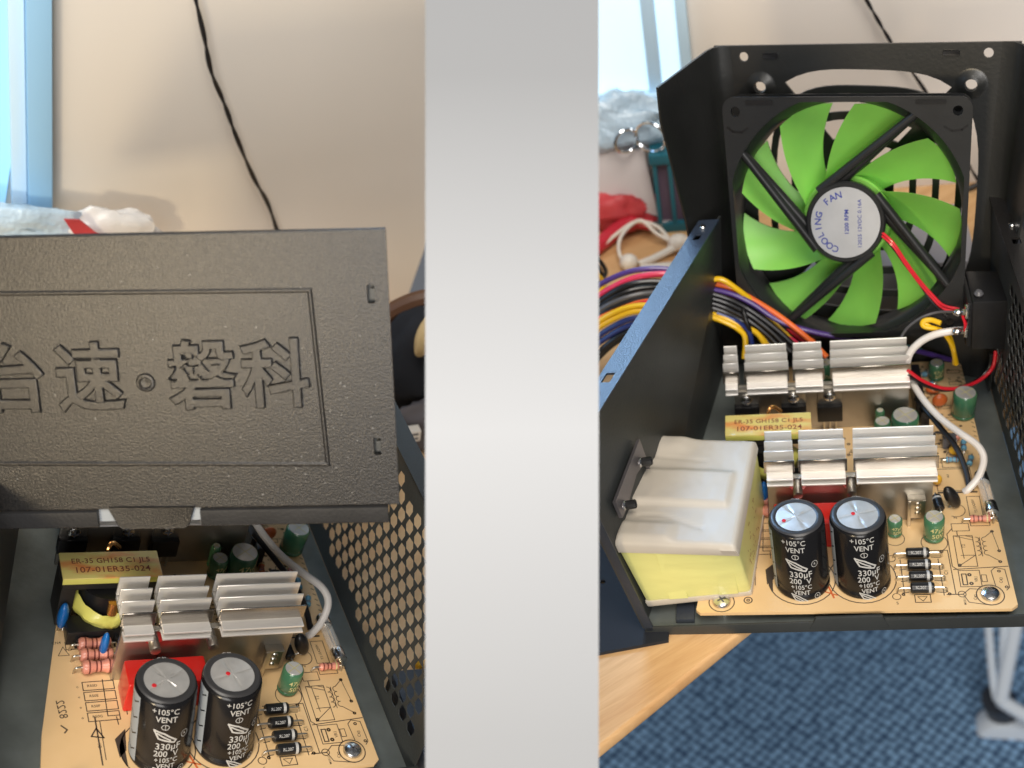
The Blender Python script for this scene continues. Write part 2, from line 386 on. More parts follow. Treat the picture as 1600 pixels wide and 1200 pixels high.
# ================================================================== divider between the two places
mb = MB(); mb.base = (0, 0, 0)
def panel():
    hw, hh, D, n = 135.5 / 2096.38 * 0.36, 0.110, 0.36, 24
    vs = []; fs = []
    for i in range(n + 1):
        t = -1 + 2 * i / n; y = hh * t; bow = 0.0          # gently bowed sheet
        cx = 0.0
        for x in (-hw, hw):
            for k in (0, 1):
                d = D + bow + 0.004 * k
                sx = x * (1 + bow / D)
                vs.append(cam_pt(sx, y, d) / MM)
    for i in range(n):
        a = i * 4; b = a + 4
        fs += [(a, b, b + 2, a + 2), (a + 1, a + 3, b + 3, b + 1), (a, a + 1, b + 1, b), (a + 2, b + 2, b + 3, a + 3)]
    fs += [(0, 2, 3, 1), (n * 4, n * 4 + 1, n * 4 + 3, n * 4 + 2)]
    m = MB(); m.add(vs, fs); m.base = tuple(cam_pt(0, 0.110, 0.36) / MM)
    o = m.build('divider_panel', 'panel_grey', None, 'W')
    tag(o, 'light grey upright panel with a painted gradient standing between the two scenes', 'panel')
panel()

# ================================================================== RIGHT: setting
m = MB(); m.box(-84, 262, 311, 323, -14, 235)
solo('R', m, 'wall', 'wall_paint_pale', (90, 317, -14), kind='structure')
m = MB(); m.add([(-230, 240, -700), (760, 240, -700), (760, 1250, -700), (-330, 1250, -700), (-230, 240, -712), (760, 240, -712), (760, 1250, -712), (-330, 1250, -712)], [(0, 1, 2, 3), (7, 6, 5, 4), (0, 4, 5, 1), (1, 5, 6, 2), (2, 6, 7, 3), (3, 7, 4, 0)])
solo('R', m, 'carpet', 'carpet', (90, 540, -700), kind='structure')
# desk: edge runs diagonally under the box
ex0, ex1 = Vector((-12.3, -45.9, -3.0)), Vector((33.0, 1.5, -3.0)); ed = (ex1 - ex0).normalized()
A = ex0 - ed * 60; B = ex1 + ed * 150
DT = 7
dk = thing('R', 'desk', (20, 150, -3), 'light bamboo desk under the opened power supply with the fan', 'desk')
def prism(poly, z0, z1):
    n = len(poly); vs = [(x, y, z0) for x, y in poly] + [(x, y, z1) for x, y in poly]
    return vs, [tuple(range(n - 1, -1, -1)), tuple(n + i for i in range(n))] + [(i, (i + 1) % n, n + (i + 1) % n, n + i) for i in range(n)]
m = MB(); m.add(*prism([(A.x, A.y), (B.x, B.y), (262, 180), (262, 311), (-86, 311), (-66, 120), (-50, -40)], -3 - DT, -3)); m.build('desk_top', 'bamboo', dk, bevel=2.2, seg=3)

# window at the back left
wn = thing('R', 'window', (-40, 309, 72), 'bright window at the back left beside the opened cover', 'window')
MB().box(-86, 3, 307.5, 309, 70, 240).build('pane', 'win_pane_bright', wn)
m = MB(); m.hexa([(4, 303, 66), (9.5, 303, 66), (9.5, 310, 66), (4, 310, 66), (2.4, 303, 240), (7.4, 303, 240), (7.4, 310, 240), (2.4, 310, 240)]); m.build('frame', 'win_frame_pale', wn, bevel=.6)
MB().box(-14, -7, 304, 309, 70, 240).build('glazing_bar', 'win_frame_pale', wn, bevel=.8)
MB().box(-86, 4, 300, 310, 64, 70).build('sill', 'win_frame_pale', wn, bevel=.8)

def blob(c, r, amp, seed, seg=28, rings=16, freq=1.6):
    m = MB(); vs = []; fs = []
    for i in range(rings + 1):
        ph = math.pi * i / rings
        for k in range(seg):
            t = 2 * math.pi * k / seg; d = Vector((math.sin(ph) * math.cos(t), math.sin(ph) * math.sin(t), math.cos(ph)))
            s = 1 + amp * noise.noise(d * freq + Vector((seed, 0, 0))) + amp * .5 * noise.noise(d * freq * 3 + Vector((0, seed, 0)))
            vs.append(Vector(c) + Vector((d.x * r[0], d.y * r[1], d.z * r[2])) * s)
    for i in range(rings):
        for k in range(seg):
            j = (k + 1) % seg; fs.append((i * seg + k, (i + 1) * seg + k, (i + 1) * seg + j, i * seg + j))
    return m.add(vs, fs)
solo('R', blob((-38, 296, 58), (36, 9, 15), 0.5, 3), 'plastic_bag', 'bag', (-38, 296, 46), 'crumpled bluish plastic bag in front of the bright window', 'bag', weld=True, ang=60)
m = MB().hexa([(-70, 286, -3), (-14, 286, -3), (-14, 300, -3), (-70, 300, -3), (-70, 290, 47), (-19, 290, 44), (-19, 303, 44), (-70, 303, 49)])
solo('R', m, 'paper_box', 'paper', (-40, 293, -3), 'pale paper box leaning behind the red tools', 'box', bevel=1)
cr = thing('R', 'plastic_crate', (-6, 290, -3), 'small teal plastic crate beside the cover, metal rings on top', 'crate')
def hx(x0, x1, y0, y1, z0, z1): return MB().box(x0, x1, y0, y1, z0, z1)
hx(-15, 10, 280, 300, -3, 3).build('base', 'teal_crate', cr, bevel=.8)
hx(-16, 11, 279, 301, 40, 46).build('rim', 'teal_crate', cr, bevel=.8)
for x in (-14.5, -6.5, 0, 7.5): hx(x, x + 2.2, 280, 282.5, 3, 40).build('slat', 'teal_crate', cr)
hx(-14, 9, 283, 299, 3, 39).build('lining', 'crate_in', cr)
def ring(c, r, th, tilt, ax2, seg=26):
    q = Matrix.Rotation(tilt, 3, ax2)
    P = [Vector(c) + q @ Vector((r * math.cos(2 * math.pi * i / seg), 0, r * math.sin(2 * math.pi * i / seg))) for i in range(seg + 1)]
    return MB().tube(P, th, 8, 0)
for i, (c, r, lb) in enumerate((((-27, 285, 53), 6.5, 'left chrome ring lying against the paper box'), ((-14, 284, 54.5), 8.5, 'larger chrome ring on the rim of the teal crate'))):
    solo('R', ring(c, r, 0.9, .5 - i * .9, 'Z'), 'metal_ring', 'chrome', (c[0], c[1], c[2] - r), lb, 'ring', 'chrome rings by the teal crate')
solo('R', blob((-42, 288, 8), (24, 8, 12), 0.5, 17, freq=2.2), 'red_cloth', 'bag_red', (-40, 292, -3), 'crumpled red cloth piled against the paper box', 'cloth', weld=True, ang=70)
# red tool handles
tl = thing('R', 'red_pliers', (-30, 285, -3), 'pliers with dark red handles lying on the desk', 'pliers')
for pts, rad in ((((-62, 246, 1), (-48, 262, 2.5), (-32, 280, 4), (-18, 281, 2)), [3.6, 4.4, 4.4, 3.2]), (((-56, 292, 7), (-46, 300, 12), (-34, 296, 11), (-24, 285, 5)), [4, 4.4, 4, 3])):
    MB().tube(pts, 4, 10, 8, radii=rad).build('handle', 'tool_red', tl)
MB().tube([(-18, 281, 2), (-8, 283, 1), (0, 284, 1)], 2.2, 8, 4).build('jaw', 'zinc', tl)
# earphones
ep = thing('R', 'earphones', (-30, 262, -3), 'white wired earphones tangled on the desk', 'earphones')
MB().tube([(-70, 250, -1), (-50, 257, 1), (-38, 268, 5), (-26, 276, 8), (-14, 272, 6), (-8, 262, 1), (-16, 252, -1), (-32, 250, 1), (-34, 262, 7), (-24, 274, 10), (-14, 268, 4), (0, 262, -1), (12, 262, -1)], 1.0, 8, 8).build('cable', 'ear_white', ep)
MB().tube([(-72, 228, -2), (-58, 232, -1), (-44, 236, -2), (-42, 226, -2), (-54, 218, -2), (-74, 214, -2)], 1.0, 8, 8).build('cable', 'ear_white', ep)
MB().ball((-3, 261, 2.5), 6, 5, 5).build('earbud', 'ear_white', ep)
MB().tube([(-5, 258, 1.5), (-16, 252, -.5), (-24, 248, -1)], 2.1, 8, 4).build('stem', 'ear_white', ep)
MB().ball((-29, 247, 1.5), 5, 4.6, 4.6).build('earbud', 'ear_white', ep)
MB().cyl((-22, 240, 0.4), (-4, 241, 0.4), 3.2, 14, .6).build('plug_sleeve', 'ear_white', ep)
# small board scrap on the desk behind
solo('R', hx(-66, -22, 292, 300, -2.9, 8), 'cardboard_scrap', 'paper_brown', (-40, 296, -3), 'brown cardboard scrap between box and crate', 'cardboard', bevel=.5)
# dark object beyond the fan, and brown furniture at the far right
m = MB().tube([(150, 300, -1), (160, 303, 1), (172, 300, 4), (196, 292, 3)], 4, 10, 6, radii=[1.5, 3.5, 4.5, 5])
solo('R', m, 'black_adapter', 'black_plastic', (160, 300, -3), 'dark adapter on the desk seen through the right side of the fan', 'adapter')
m = MB().hexa([(166, 222, -3), (215, 222, -3), (215, 240, -3), (166, 240, -3), (161, 222, 52), (215, 222, 60), (215, 240, 60), (161, 240, 52)])
solo('R', m, 'wooden_box', 'dark_brown', (190, 230, -3), 'dark brown wooden box beyond the right wall of the case', 'box', bevel=1.5)
m = MB().box(60, 138, 186, 236, -2.9, 31)
solo('R', m, 'grey_box', 'paper_grey', (100, 210, -3), 'plain grey box behind the standing cover, seen through the lower fan opening', 'box', bevel=1)
m = MB().box(144.6, 215, 0, 222, -2.9, 56)  # dark block added beyond the wall to darken the view through its holes
solo('R', m, 'dark_backing', 'dark_cloth', (180, 110, -3), 'dark block added so the holes of the perforated right wall look dark', 'bag', bevel=6, seg=3)

# black thin plate lying under the left wall
lp = thing('R', 'side_panel', (-20, 30, -3), 'loose dark metal panel under the left edge of the box', 'metal panel')
def holed(loops, th, fn, name, mt, parent, **k):
    vf = plate2d(loops, th); return MB().mapped(vf, fn).build(name, mt, parent, **k)
vf = plate2d([[(1, -8.6), (2, 60), (-8, 100), (-62, 100), (-62, -23.2)], circle(-26.5, 22, 1.1, 10)], 1.6)
MB().mapped(vf, lambda p: Vector((p[0], p[1], p[2] - 2.9))).build('sheet', 'dark_sheet', lp, bevel=0)

# chair leg on the carpet
lg = thing('R', 'chair', (262, 478, -700), 'chair with a white metal leg standing on the blue carpet', 'chair')
MB().tube([(215.5, 492, -545), (217.5, 488, -570), (222, 470, -625), (226, 459, -642), (230, 475, -610), (229.9, 488.5, -550)], 3.6, 10, 8).build('wire_brace', 'white_metal', lg)
MB().tube([(243, 490, -550), (228, 458, -642)], 6.5, 12, 1).build('tube', 'white_metal', lg)
MB().tube([(228, 458, -642), (270, 450, -668), (360, 440, -690)], 6.5, 12, 3).build('foot_bar', 'white_metal', lg)
MB().cyl((240, 486, -712), (238, 458, -712), 30, 30, 5).build('glide', 'white_metal', lg)
MB().tube([(228, 470, -655), (240, 482, -700)], 15, 14, 1).build('socket', 'laptop', lg)

# ================================================================== LEFT: setting
m = MB(); m.add(*prism([(-140, 311), (246, 311), (246, 323), (-140, 323)], -14, 260)); solo('L', m, 'wall', 'wall_paint', (90, 317, -14), kind='structure')
ld = thing('L', 'desk', (60, 150, -3), 'pale wooden desk seen through the perforated case wall', 'desk')
m = MB(); m.add(*prism([(-60, -70), (150, -70), (160, -29), (241, 182), (286, 311), (-120, 311)], -19, -3)); m.build('desk_top', 'bamboo_light', ld, bevel=1)
wn = thing('L', 'window', (20, 309, 30), 'blue tinted window with pale frame left of the embossed cover', 'window')
MB().box(-120, 26, 308.2, 309.4, 30, 250).build('pane', 'win_pane', wn)
m = MB(); m.hexa([(37.5, 301, 26), (48.5, 301, 26), (48.5, 310, 26), (37.5, 310, 26), (7.6, 301, 240), (18.6, 301, 240), (18.6, 310, 240), (7.6, 310, 240)]); m.build('frame', 'win_frame', wn, bevel=1.2)
m = MB(); m.hexa([(30.5, 305, 26), (37.5, 305, 26), (37.5, 310, 26), (30.5, 310, 26), (0.6, 305, 240), (7.6, 305, 240), (7.6, 310, 240), (0.6, 310, 240)]); m.build('inner_frame', 'win_frame_pale', wn, bevel=1.2)
m = blob((10, 290, 38), (58, 9, 14), 0.4, 9)
solo('L', m, 'plastic_bag', 'bag', (22, 288, 16), 'crumpled bluish clear plastic bag below the blue window', 'bag', weld=True, ang=60)
m = blob((72, 290, 38), (26, 7, 13), 0.3, 12)
wb = solo('L', m, 'white_bag', 'bag_white', (78, 290, 16), 'white plastic bag with red print behind the embossed cover', 'bag', weld=True, ang=60)
m = MB().slab([(47.5, 279, 50), (54.5, 279, 50.5), (70, 279, 39), (58, 279, 36)], (0, 1.2, 0)); m.build('red_print', 'bag_red', wb)
# twisted black cord hanging before the wall
def cord(side, P, r, off, pitch, name, m_, base, label):
    c = thing(side, name, base, label, 'cord')
    S = spline([Vector(p) for p in P], 24)
    for ph in (0, math.pi):
        pts = []
        for i, p in enumerate(S):
            a = i * pitch + ph; pts.append(p + Vector((math.cos(a), math.sin(a) * .6, math.sin(a) * .5)) * off)
        MB().tube(pts, r, 7, 0).build('strand', m_, c)
    return c
cord('L', [(90, 305, 160), (99, 303, 139), (106, 303, 122), (116, 304, 106), (124, 303, 92), (138, 304, 70), (150, 304, 54), (163, 304, 30)], 0.75, 0.55, .16, 'twisted_cord', 'w_black', (165, 304, 30), 'thin twisted black cord hanging in front of the cream wall')
cord('R', [(86, 306, 132), (94, 306, 116), (100, 306, 104), (106, 306, 92), (112.5, 306, 80), (126, 306, 58), (141, 306, 30), (152, 305, 8), (158, 302, -2)], 0.6, 0.45, .16, 'twisted_cord', 'w_black', (158, 302, -3), 'thin black cord on the wall, seen above and through the fan opening')
# things beyond the right wall of the left case
m = MB().tube([(176, 214, 40), (188, 211, 59), (203, 207, 70), (226, 200, 73)], 4.5, 10, 8); wc = thing('L', 'wooden_chair', (180, 214, 30), 'chair with a dark brown curved wooden arm at the right of the cream wall', 'chair'); m.build('armrest', 'dark_brown', wc)
solo('L', blob((195, 188, 61), (4.5, 5, 11), 0.1, 5), 'tan_tool', 'skin_tan', (192, 188, 50), 'tan rounded handle poking up behind the black cloth', 'handle', weld=True)
solo('L', blob((212, 205, 26), (34, 14, 36), 0.35, 21, freq=1.2), 'black_jacket', 'dark_cloth', (212, 205, -3), 'black crumpled jacket beside the embossed cover', 'jacket', weld=True, ang=80)
solo('L', blob((212, 183, 14), (20, 8, 13), 0.3, 31), 'grey_cloth', 'grey_cloth', (212, 183, 1), 'dull grey cloth lying on the black jacket', 'cloth', weld=True, ang=80)
cn = thing('L', 'wire_connector', (195, 170, 13), 'small white plug on red and black wires beside the cover', 'connector')
q = Matrix.Rotation(R_(-12), 3, 'Y')
m = MB(); v0 = Vector((194.8, 170, 17.4)); m.hexa([v0 + q @ Vector(p) for p in ((-5, -2.5, -3.2), (4.5, -2.5, -3.2), (4.5, 2.5, -3.2), (-5, 2.5, -3.2), (-5, -2.5, 3.2), (4.5, -2.5, 3.2), (4.5, 2.5, 3.2), (-5, 2.5, 3.2))]); m.build('housing', 'ear_white', cn, bevel=.5)
for dz in (-1.5, 1.2):
    m = MB(); m.hexa([v0 + q @ Vector(p) for p in ((-1, -2.8, dz), (3, -2.8, dz), (3, -2.4, dz), (-1, -2.4, dz), (-1, -2.8, dz + .9), (3, -2.8, dz + .9), (3, -2.4, dz + .9), (-1, -2.4, dz + .9))]); m.build('latch', 'w_grey', cn)
MB().tube([(190.6, 170, 19.4), (186, 171, 22), (176, 174, 21)], .9, 7, 5).build('wire', 'w_red', cn)
MB().tube([(190.6, 170, 17), (186, 171, 18), (176, 173, 16)], .9, 7, 5).build('wire', 'w_black', cn)
solo('L', MB().box(146, 172, -50, 40, -2.9, 7), 'dark_slab', 'laptop', (158, 0, -3), 'dark flat slab added on the desk so the lowest wall holes look dark', 'case', bevel=1.2)  # added dark slab, keeps the bright desk out of the lowest holes
solo('L', blob((166, 46, 1.5), (6, 3, 3.5), 0.3, 8), 'yellow_scrap', 'amber_cap', (166, 46, -3), 'small yellow piece seen through the lower wall holes', 'scrap', weld=True)
# ================================================================== the steel box (same build in both places)
def wallR(p):      # (along y, height, outward)
    a, b, c = p; return Vector((141.6 - a / 160 * 4.2 - b / 86 * 1.6 + c, a - 4, b))
def wallL(p):      # left wall leans out and runs askew
    a, b, c = p; t = a / 156; s = b / 86
    x0 = -7.8 + 29 * t; x1 = -27.5 + 53 * t
    return Vector((x0 + (x1 - x0) * s - c, a - 4, b + (0 if b > 0 else 0)))
def hexloop(cx, cy, r):      # pointed top and bottom
    return [(cx + r * math.sin(R_(60 * i)), cy + r * math.cos(R_(60 * i)) * 1.08) for i in range(6)]
def build_case():
    t = thing('R', 'power_supply_case', (70, 75, -1), 'open black steel box holding the circuit board with the fan standing behind', 'metal case', 'opened power supply boxes')
    vf = plate2d([[(-8, -4), (108.0, -4), (108.0, 1.2), (122, 1.2), (122, -4), (141.6, -4), (137.2, 157), (21.4, 157)]], 1.0)
    MB().mapped(vf, lambda p: Vector((p[0], p[1], p[2] - 1))).build('floor', 'floor_sheet', t)
    loops = [[(0, 0), (158, 0), (158, 86), (0, 86)]]
    HX = [(-1.56, -1.89), (-2.35, 1.07), (-1.26, 2.40), (1.56, 1.89), (2.35, -1.07), (1.26, -2.40)]
    for i in range(-26, 27):
        for k in range(-30, 31):
            a = 50 - 4.25 * i + 7.9 * k; b = 71.1 - 5.1 * i - 1.25 * k
            if not (9.5 < b < 79 and 8 < a < 128) or (a > 106 and 38 < b): continue
            loops.append([(a + dx * 1.32, b + dz * 1.32) for dx, dz in HX])
    MB().mapped(plate2d(loops, 0.35), wallR).build('perforated_wall', 'powder_in', t, smooth=False)
    gl = [[(0, 0), (156, 0), (156, 86), (0, 86)], circle(146.5, 47, 5.5, 16, ry=9.5)]
    MB().mapped(plate2d(gl, 1.0), wallL).build('side_wall', 'powder_in', t)
    def flR(p): return wallR((p[0], 86, 0)) + Vector((p[1], 0, p[2]))
    MB().mapped(plate2d([[(0, -.6), (158, -.6), (158, 8), (0, 8)], rrect(119, 123.5, 2.4, 5.6, .4), rrect(26, 30.5, 2.4, 5.6, .4)], 1.0), flR).build('rim', 'powder', t)
    def flL(p): return wallL((p[0], 86, 0)) + Vector((-p[1], 0, p[2]))
    MB().mapped(plate2d([[(0, -.6), (152, -.6), (152, 8), (0, 8)], rrect(137, 141.5, 2.6, 5.4, .4), rrect(44.5, 50, 2.4, 5.8, .4)], 1.0), flL).build('rim', 'powder_window_lit', t)
    for f_, a, w_ in ((flL, 146, 4.2), (flR, 132, 4.2)):
        c = f_((a, w_, 1.0)); m = MB(); m.lathe(c, (0, 0, 1), [(1.4, 0), (1.4, .7), (1.0, 1.1), (.1, 1.2)], 12); m.build('rivet', 'zinc', t)
    # near edges: folded flange of the left wall, low front lip with a raised tab
    m = MB(); q = [wallL((-0.6, b, c)) for b, c in ((-1, 0), (-1, -3.4), (86, -3.4), (86, 0))]; m.slab(q, (0, 1.2, 0)); m.build('wall_flange', 'laptop', t, bevel=.3)
    m = MB(); m.slab([(-8, -4.6, -3.6), (142.6, -4.6, -.2), (142.6, -4.6, 6.2), (-8, -4.6, 1.2)], (0, .9, 0)); m.build('front_lip', 'powder_in', t, bevel=.35)
    m = MB(); m.slab([(54, -4.9, 0), (83, -4.9, .6), (80.5, -4.9, 6.6), (56.5, -4.9, 5.8)], (0, 1.3, 0)); m.build('tab', 'powder_in', t, bevel=.4)
    m = MB(); m.slab([(19, 156.6, 0), (137.4, 156.6, 0), (137.2, 156.6, 9), (19.6, 156.6, 9)], (0, 1, 0)); m.build('rear_lip', 'powder_in', t, bevel=.3)
    m = MB().box(4, 11, -1.5, 8, 0, 2.2); m.build('foot_pad', 'laptop', t, bevel=.3)
    return t
case_R = build_case()

# ================================================================== circuit board
ZB = 6.0
def build_board():
    t = thing('R', 'circuit_board', (70, 70, 4.4), 'tan circuit board full of parts lying in the box below the fan', 'circuit board', 'populated power supply boards')
    outline = [(13.5, -1.7), (126.6, -1.3), (128.8, .6), (128.6, 12), (127.2, 104), (126.4, 144.8), (36, 146), (33, 107), (15.3, 24.5), (12, 0)]
    MB().mapped(plate2d([outline, circle(119.9, 5.4, 1.4, 12)], 1.5), lambda p: Vector((p[0], p[1], p[2] + 4.5))).build('board', 'pcb', t)
    for x, y in ((22, 4), (119.9, 5.4), (36, 138), (121, 139)): MB().cyl((x, y, 0), (x, y, 4.5), 2.2, 10).build('standoff', 'zinc', t)
    # ---- heatsinks
    def heatsink(dy, blocks, px0, px1, dz=0, xs=0):
        h = MB().box(px0, px1, 45.4 + dy, 47.4 + dy, 6.2, 31 + dz).build('heatsink', 'alu_plate', t, bevel=.25)
        for (a, b) in blocks:
            MB().box(a + .25, b - .25, 45.6 + dy, 60.2 + dy, 32.0 + dz, 33.4 + dz).build('web', 'alu', h)
            for i, (y, z1, z0) in enumerate(((60.0, 42.4, 34), (55.5, 41.2, 34), (50.8, 40.2, 34), (46.3, 39.0, 33.0))):
                e = .22 * (3 - abs(i - 3))
                m = MB().hexa([(a - e, y - .45 + dy, z0 + dz), (b + e, y - .45 + dy, z0 + dz), (b + e, y + .45 + dy, z0 + dz), (a - e, y + .45 + dy, z0 + dz), (a - e, y - .3 + dy, z1 + dz), (b + e, y - .3 + dy, z1 + dz), (b + e, y + .3 + dy, z1 + dz), (a - e, y + .3 + dy, z1 + dz)])
                m.build('fin', 'alu_dark_reflect' if i == 3 else 'alu', h, bevel=.12, seg=1)
            for y, z in ((41.6, 33.0), (41.0, 30.6)):
                MB().box(a + .3, b - .1, y + dy, 45.6 + dy, z - .4 + dz, z + .4 + dz).build('fin', 'alu', h, bevel=.12, seg=1)
        return h
    h1 = heatsink(0, ((40.2, 50.7), (53.4, 70.6), (74.2, 104.6)), 40.6, 103.4)
    h2 = heatsink(57, ((24.0, 29.6), (33.0, 50.4), (53.2, 65.0), (68.6, 100)), 28.5, 100, -.4)
    for x in (52.2, 72.6):
        MB().cyl((x, 40.5, 25.5), (x, 45.6, 25.5), 1.9, 12, .3).build('screw_post', 'alu_plate', h1)
        MB().lathe((x, 45.3, 27.5), (0, -1, .0), [(3.4, 0), (3.4, .4), (2.0, .5)], 18).build('washer', 'zinc', h1)
    # ---- power transistors screwed to the rear heatsink
    for x, s in ((32.7, -.5), (52.4, 0), (67.4, 1.0)):
        q = MB().box(x - 5.2, x + 5.2, 98.6, 102.3, 14.6 - s * 2, 21.8 - s).build('transistor', 'black_plastic', t, bevel=.35)
        MB().box(x - 5.0, x + 5.0, 101.1, 102.4, 21.6 - s, 29.2).build('tab', 'alu_plate', q, bevel=.3)
        m = MB().lathe((x, 101.2, 25.2), (0, -1, 0), [(2.6, 0), (2.6, .8), (2.3, 1.5), (1.4, 2.0), (.2, 2.1)], 20); m.build('screw', 'zinc', q)
        m = MB(); m.box(x - 1.5, x + 1.5, 98.98, 99.06, 24.9, 25.5); m.box(x - .3, x + .3, 98.98, 99.06, 23.7, 26.7); m.build('cross_slot', 'w_grey', q)
        for dx in (-2.5, 0, 2.5): MB().box(x + dx - .35, x + dx + .35, 100.2, 100.9, 6, 14.8).build('lead', 'tin', q)
    # ---- big electrolytic capacitors
    def cyl_text(body, size, cx, cy, r, z, ang0, rot=0, bold=.02):
        vs, fs = text2d(body, size, 0.0, bold)
        out = []
        c_, s_ = math.cos(rot), math.sin(rot)
        for (x, y, _) in vs:
            x, y = x * c_ - y * s_, x * s_ + y * c_
            a = ang0 + x / r
            out.append((cx + (r + .06) * math.sin(a), cy - (r + .06) * math.cos(a), z + y))
        return out, fs
    def bigcap(cx, cy, rot, dot, ztop=33.6, r=10.4, A0=-.12):
        def LB(m):
            for p in m.v: k = 1 - (p.z - ZB) / (ztop - ZB); p.x += 1.4 * k; p.y -= 7.2 * k
            return m
        c = LB(MB().lathe((cx, cy, ZB), (0, 0, 1), [(r - .4, 0), (r, .5), (r, 1.8), (r - .35, 2.4), (r - .35, 3.0), (r, 3.7), (r, ztop - ZB - 1.6), (r - .35, ztop - ZB - .5), (r - 1.2, ztop - ZB), (r - 2.4, ztop - ZB + .05), (r - 2.8, ztop - ZB - .35)], 48)).build('capacitor', 'sleeve', t, ang=50)
        c['label'] = 'large black electrolytic capacitor with silver top'
        MB().lathe((cx, cy, ztop - .02), (0, 0, 1), [(r - .55, -.28), (r - .9, 0.0), (r - 1.3, .18), (r - 2.5, .22), (r - 2.9, .05)], 48, cap=False).build('shrink_rim', 'sleeve_rim', c)
        dm = MB(); vs = []; fs = []; n = 48; zr = ztop - .05      # domed disc pressed with a cross
        rr = [0, .25, .5, .75, 1.0]
        for k, f_ in enumerate(rr):
            for i in range(n):
                a = 2 * math.pi * i / n; rad = f_ * (r - 2.6)
                d = min(abs(math.sin(a - rot)), abs(math.cos(a - rot))) * rad
                vs.append((cx + rad * math.cos(a), cy + rad * math.sin(a), zr + .35 * (1 - f_) - (.22 if d < .45 and .1 < f_ < .95 else 0)))
        for k in range(4):
            for i in range(n): j = (i + 1) % n; fs.append((k * n + i, k * n + j, (k + 1) * n + j, (k + 1) * n + i))
        dm.add(vs, fs).build('top_disc', 'cap_disc', c, weld=True, ang=20)
        sm = MB()
        for k in range(2):
            a = rot + k * math.pi / 2; u = Vector((math.cos(a), math.sin(a), 0)); w_ = Vector((-u.y, u.x, 0)) * .22; e = u * (r - 2.9)
            C_ = Vector((cx, cy, zr + .30)); E1 = Vector((cx, cy, zr + .02))
            for sg in (1, -1):
                sm.add([C_ - w_, E1 + e * sg - w_, E1 + e * sg + w_, C_ + w_], [(0, 1, 2, 3)])
        sm.build('score', 'cap_score', c)
        a, d = dot; MB().lathe((cx + d * math.cos(a), cy + d * math.sin(a), zr + .2), (0, 0, 1), [(.75, 0), (.8, .15), (.3, .2)], 12).build('paint_dot', 'red_dot', c)
        pm = MB(); P = lambda *k, **q: pm.add(*cyl_text(*k, **q))
        P('+105°C', 2.9, cx, cy, r, 30.4, A0 - .05); P('VENT', 2.9, cx, cy, r, 27.5, A0, bold=.03)
        P('+105°C', 2.5, cx, cy, r, 11.9, A0 + .1); P('VENT', 2.5, cx, cy, r, 9.6, A0 + .1, bold=.03)
        P('330μF', 3.4, cx, cy, r, 17.2, A0 + .12, bold=.03); P('200  V', 3.1, cx, cy, r, 14.4, A0 + .08, bold=.03)
        P('R', 1.2, cx, cy, r, 21.0, A0 + .66); P('R', 1.1, cx, cy, r, 7.4, A0 + .66)
        def curve(pts, w_):
            fine = []
            for a_, b_ in zip(pts, pts[1:]):
                k_ = max(1, int(math.dist(a_, b_) / .5)); fine += [(a_[0] + (b_[0] - a_[0]) * i / k_, a_[1] + (b_[1] - a_[1]) * i / k_) for i in range(k_)]
            vs, fs = strip2d(fine + [pts[-1]], w_)
            pm.add([(cx + (r + .07) * math.sin(x / r), cy - (r + .07) * math.cos(x / r), y) for x, y, _ in vs], fs)
        x0 = A0 * r
        curve([(x0 + 6.85 + 1.25 * math.cos(i * .45), 21.0 + 1.25 * math.sin(i * .45)) for i in range(15)], .18)
        curve([(x0 + 6.85 + 1.1 * math.cos(i * .45), 7.4 + 1.1 * math.sin(i * .45)) for i in range(15)], .18)
        curve([(x0 - .2 + 1.25 * math.cos(i * .45), 24.8 + .95 * math.sin(i * .45)) for i in range(15)], .22); curve([(x0 - .2, 25.5), (x0 - .2, 24.0)], .22)
        for zz, s in ((21.4, 1.05), (7.4, .8)):      # leaf shaped maker's mark
            curve([(x0 - 3.6 * s, zz + 1.9 * s), (x0 - .2 * s, zz + .9 * s), (x0 + 3.6 * s, zz - 1.6 * s), (x0 + 3.0 * s, zz - 2.4 * s), (x0 - 2.0 * s, zz - 1.0 * s), (x0 - 3.6 * s, zz + 1.9 * s)], .55 * s)
            curve([(x0 - 2.6 * s, zz + .9 * s), (x0 + 1.8 * s, zz - 1.5 * s)], .5 * s)
        LB(pm).build('sleeve_print', 'cap_print', c, smooth=False)
        # grey polarity stripe on the left flank with an arrow
        gm = MB(); n = 6
        for i in range(n):
            a0 = R_(-62 - 32 * i / n); a1 = R_(-62 - 32 * (i + 1) / n)
            gm.add([(cx + (r + .05) * math.sin(a0), cy - (r + .05) * math.cos(a0), 7.5), (cx + (r + .05) * math.sin(a1), cy - (r + .05) * math.cos(a1), 7.5), (cx + (r + .05) * math.sin(a1), cy - (r + .05) * math.cos(a1), ztop - 1.7), (cx + (r + .05) * math.sin(a0), cy - (r + .05) * math.cos(a0), ztop - 1.7)], [(0, 1, 2, 3)])
        LB(gm).build('polarity_stripe', 'cap_grey', c, smooth=False)
        am = MB()
        for zc in (30.0, 24, 18, 12):
            vs, fs = strip2d([(R_(-66) * r, zc), (R_(-78) * r, zc - 1.6), (R_(-90) * r, zc)], .4)
            am.add([(cx + (r + .12) * math.sin(x / r), cy - (r + .12) * math.cos(x / r), y) for x, y, _ in vs], fs)
        LB(am).build('arrow_print', 'sleeve', c, smooth=False)
        # lettering on the bevelled rim
        rm = MB(); vs, fs = text2d('GM', 2.0, 0, .04, spacing=1.3)
        rm.add([(cx + (r - 1.1 + y) * math.sin(-x / r + math.pi), cy - (r - 1.1 + y) * math.cos(-x / r + math.pi), ztop - .02 - max(0, (y + 1.1 - 1.0)) * .35 + .12) for x, y, _ in vs], fs); rm.build('rim_print', 'cap_print', c, smooth=False)
        return c
    random.seed(11)
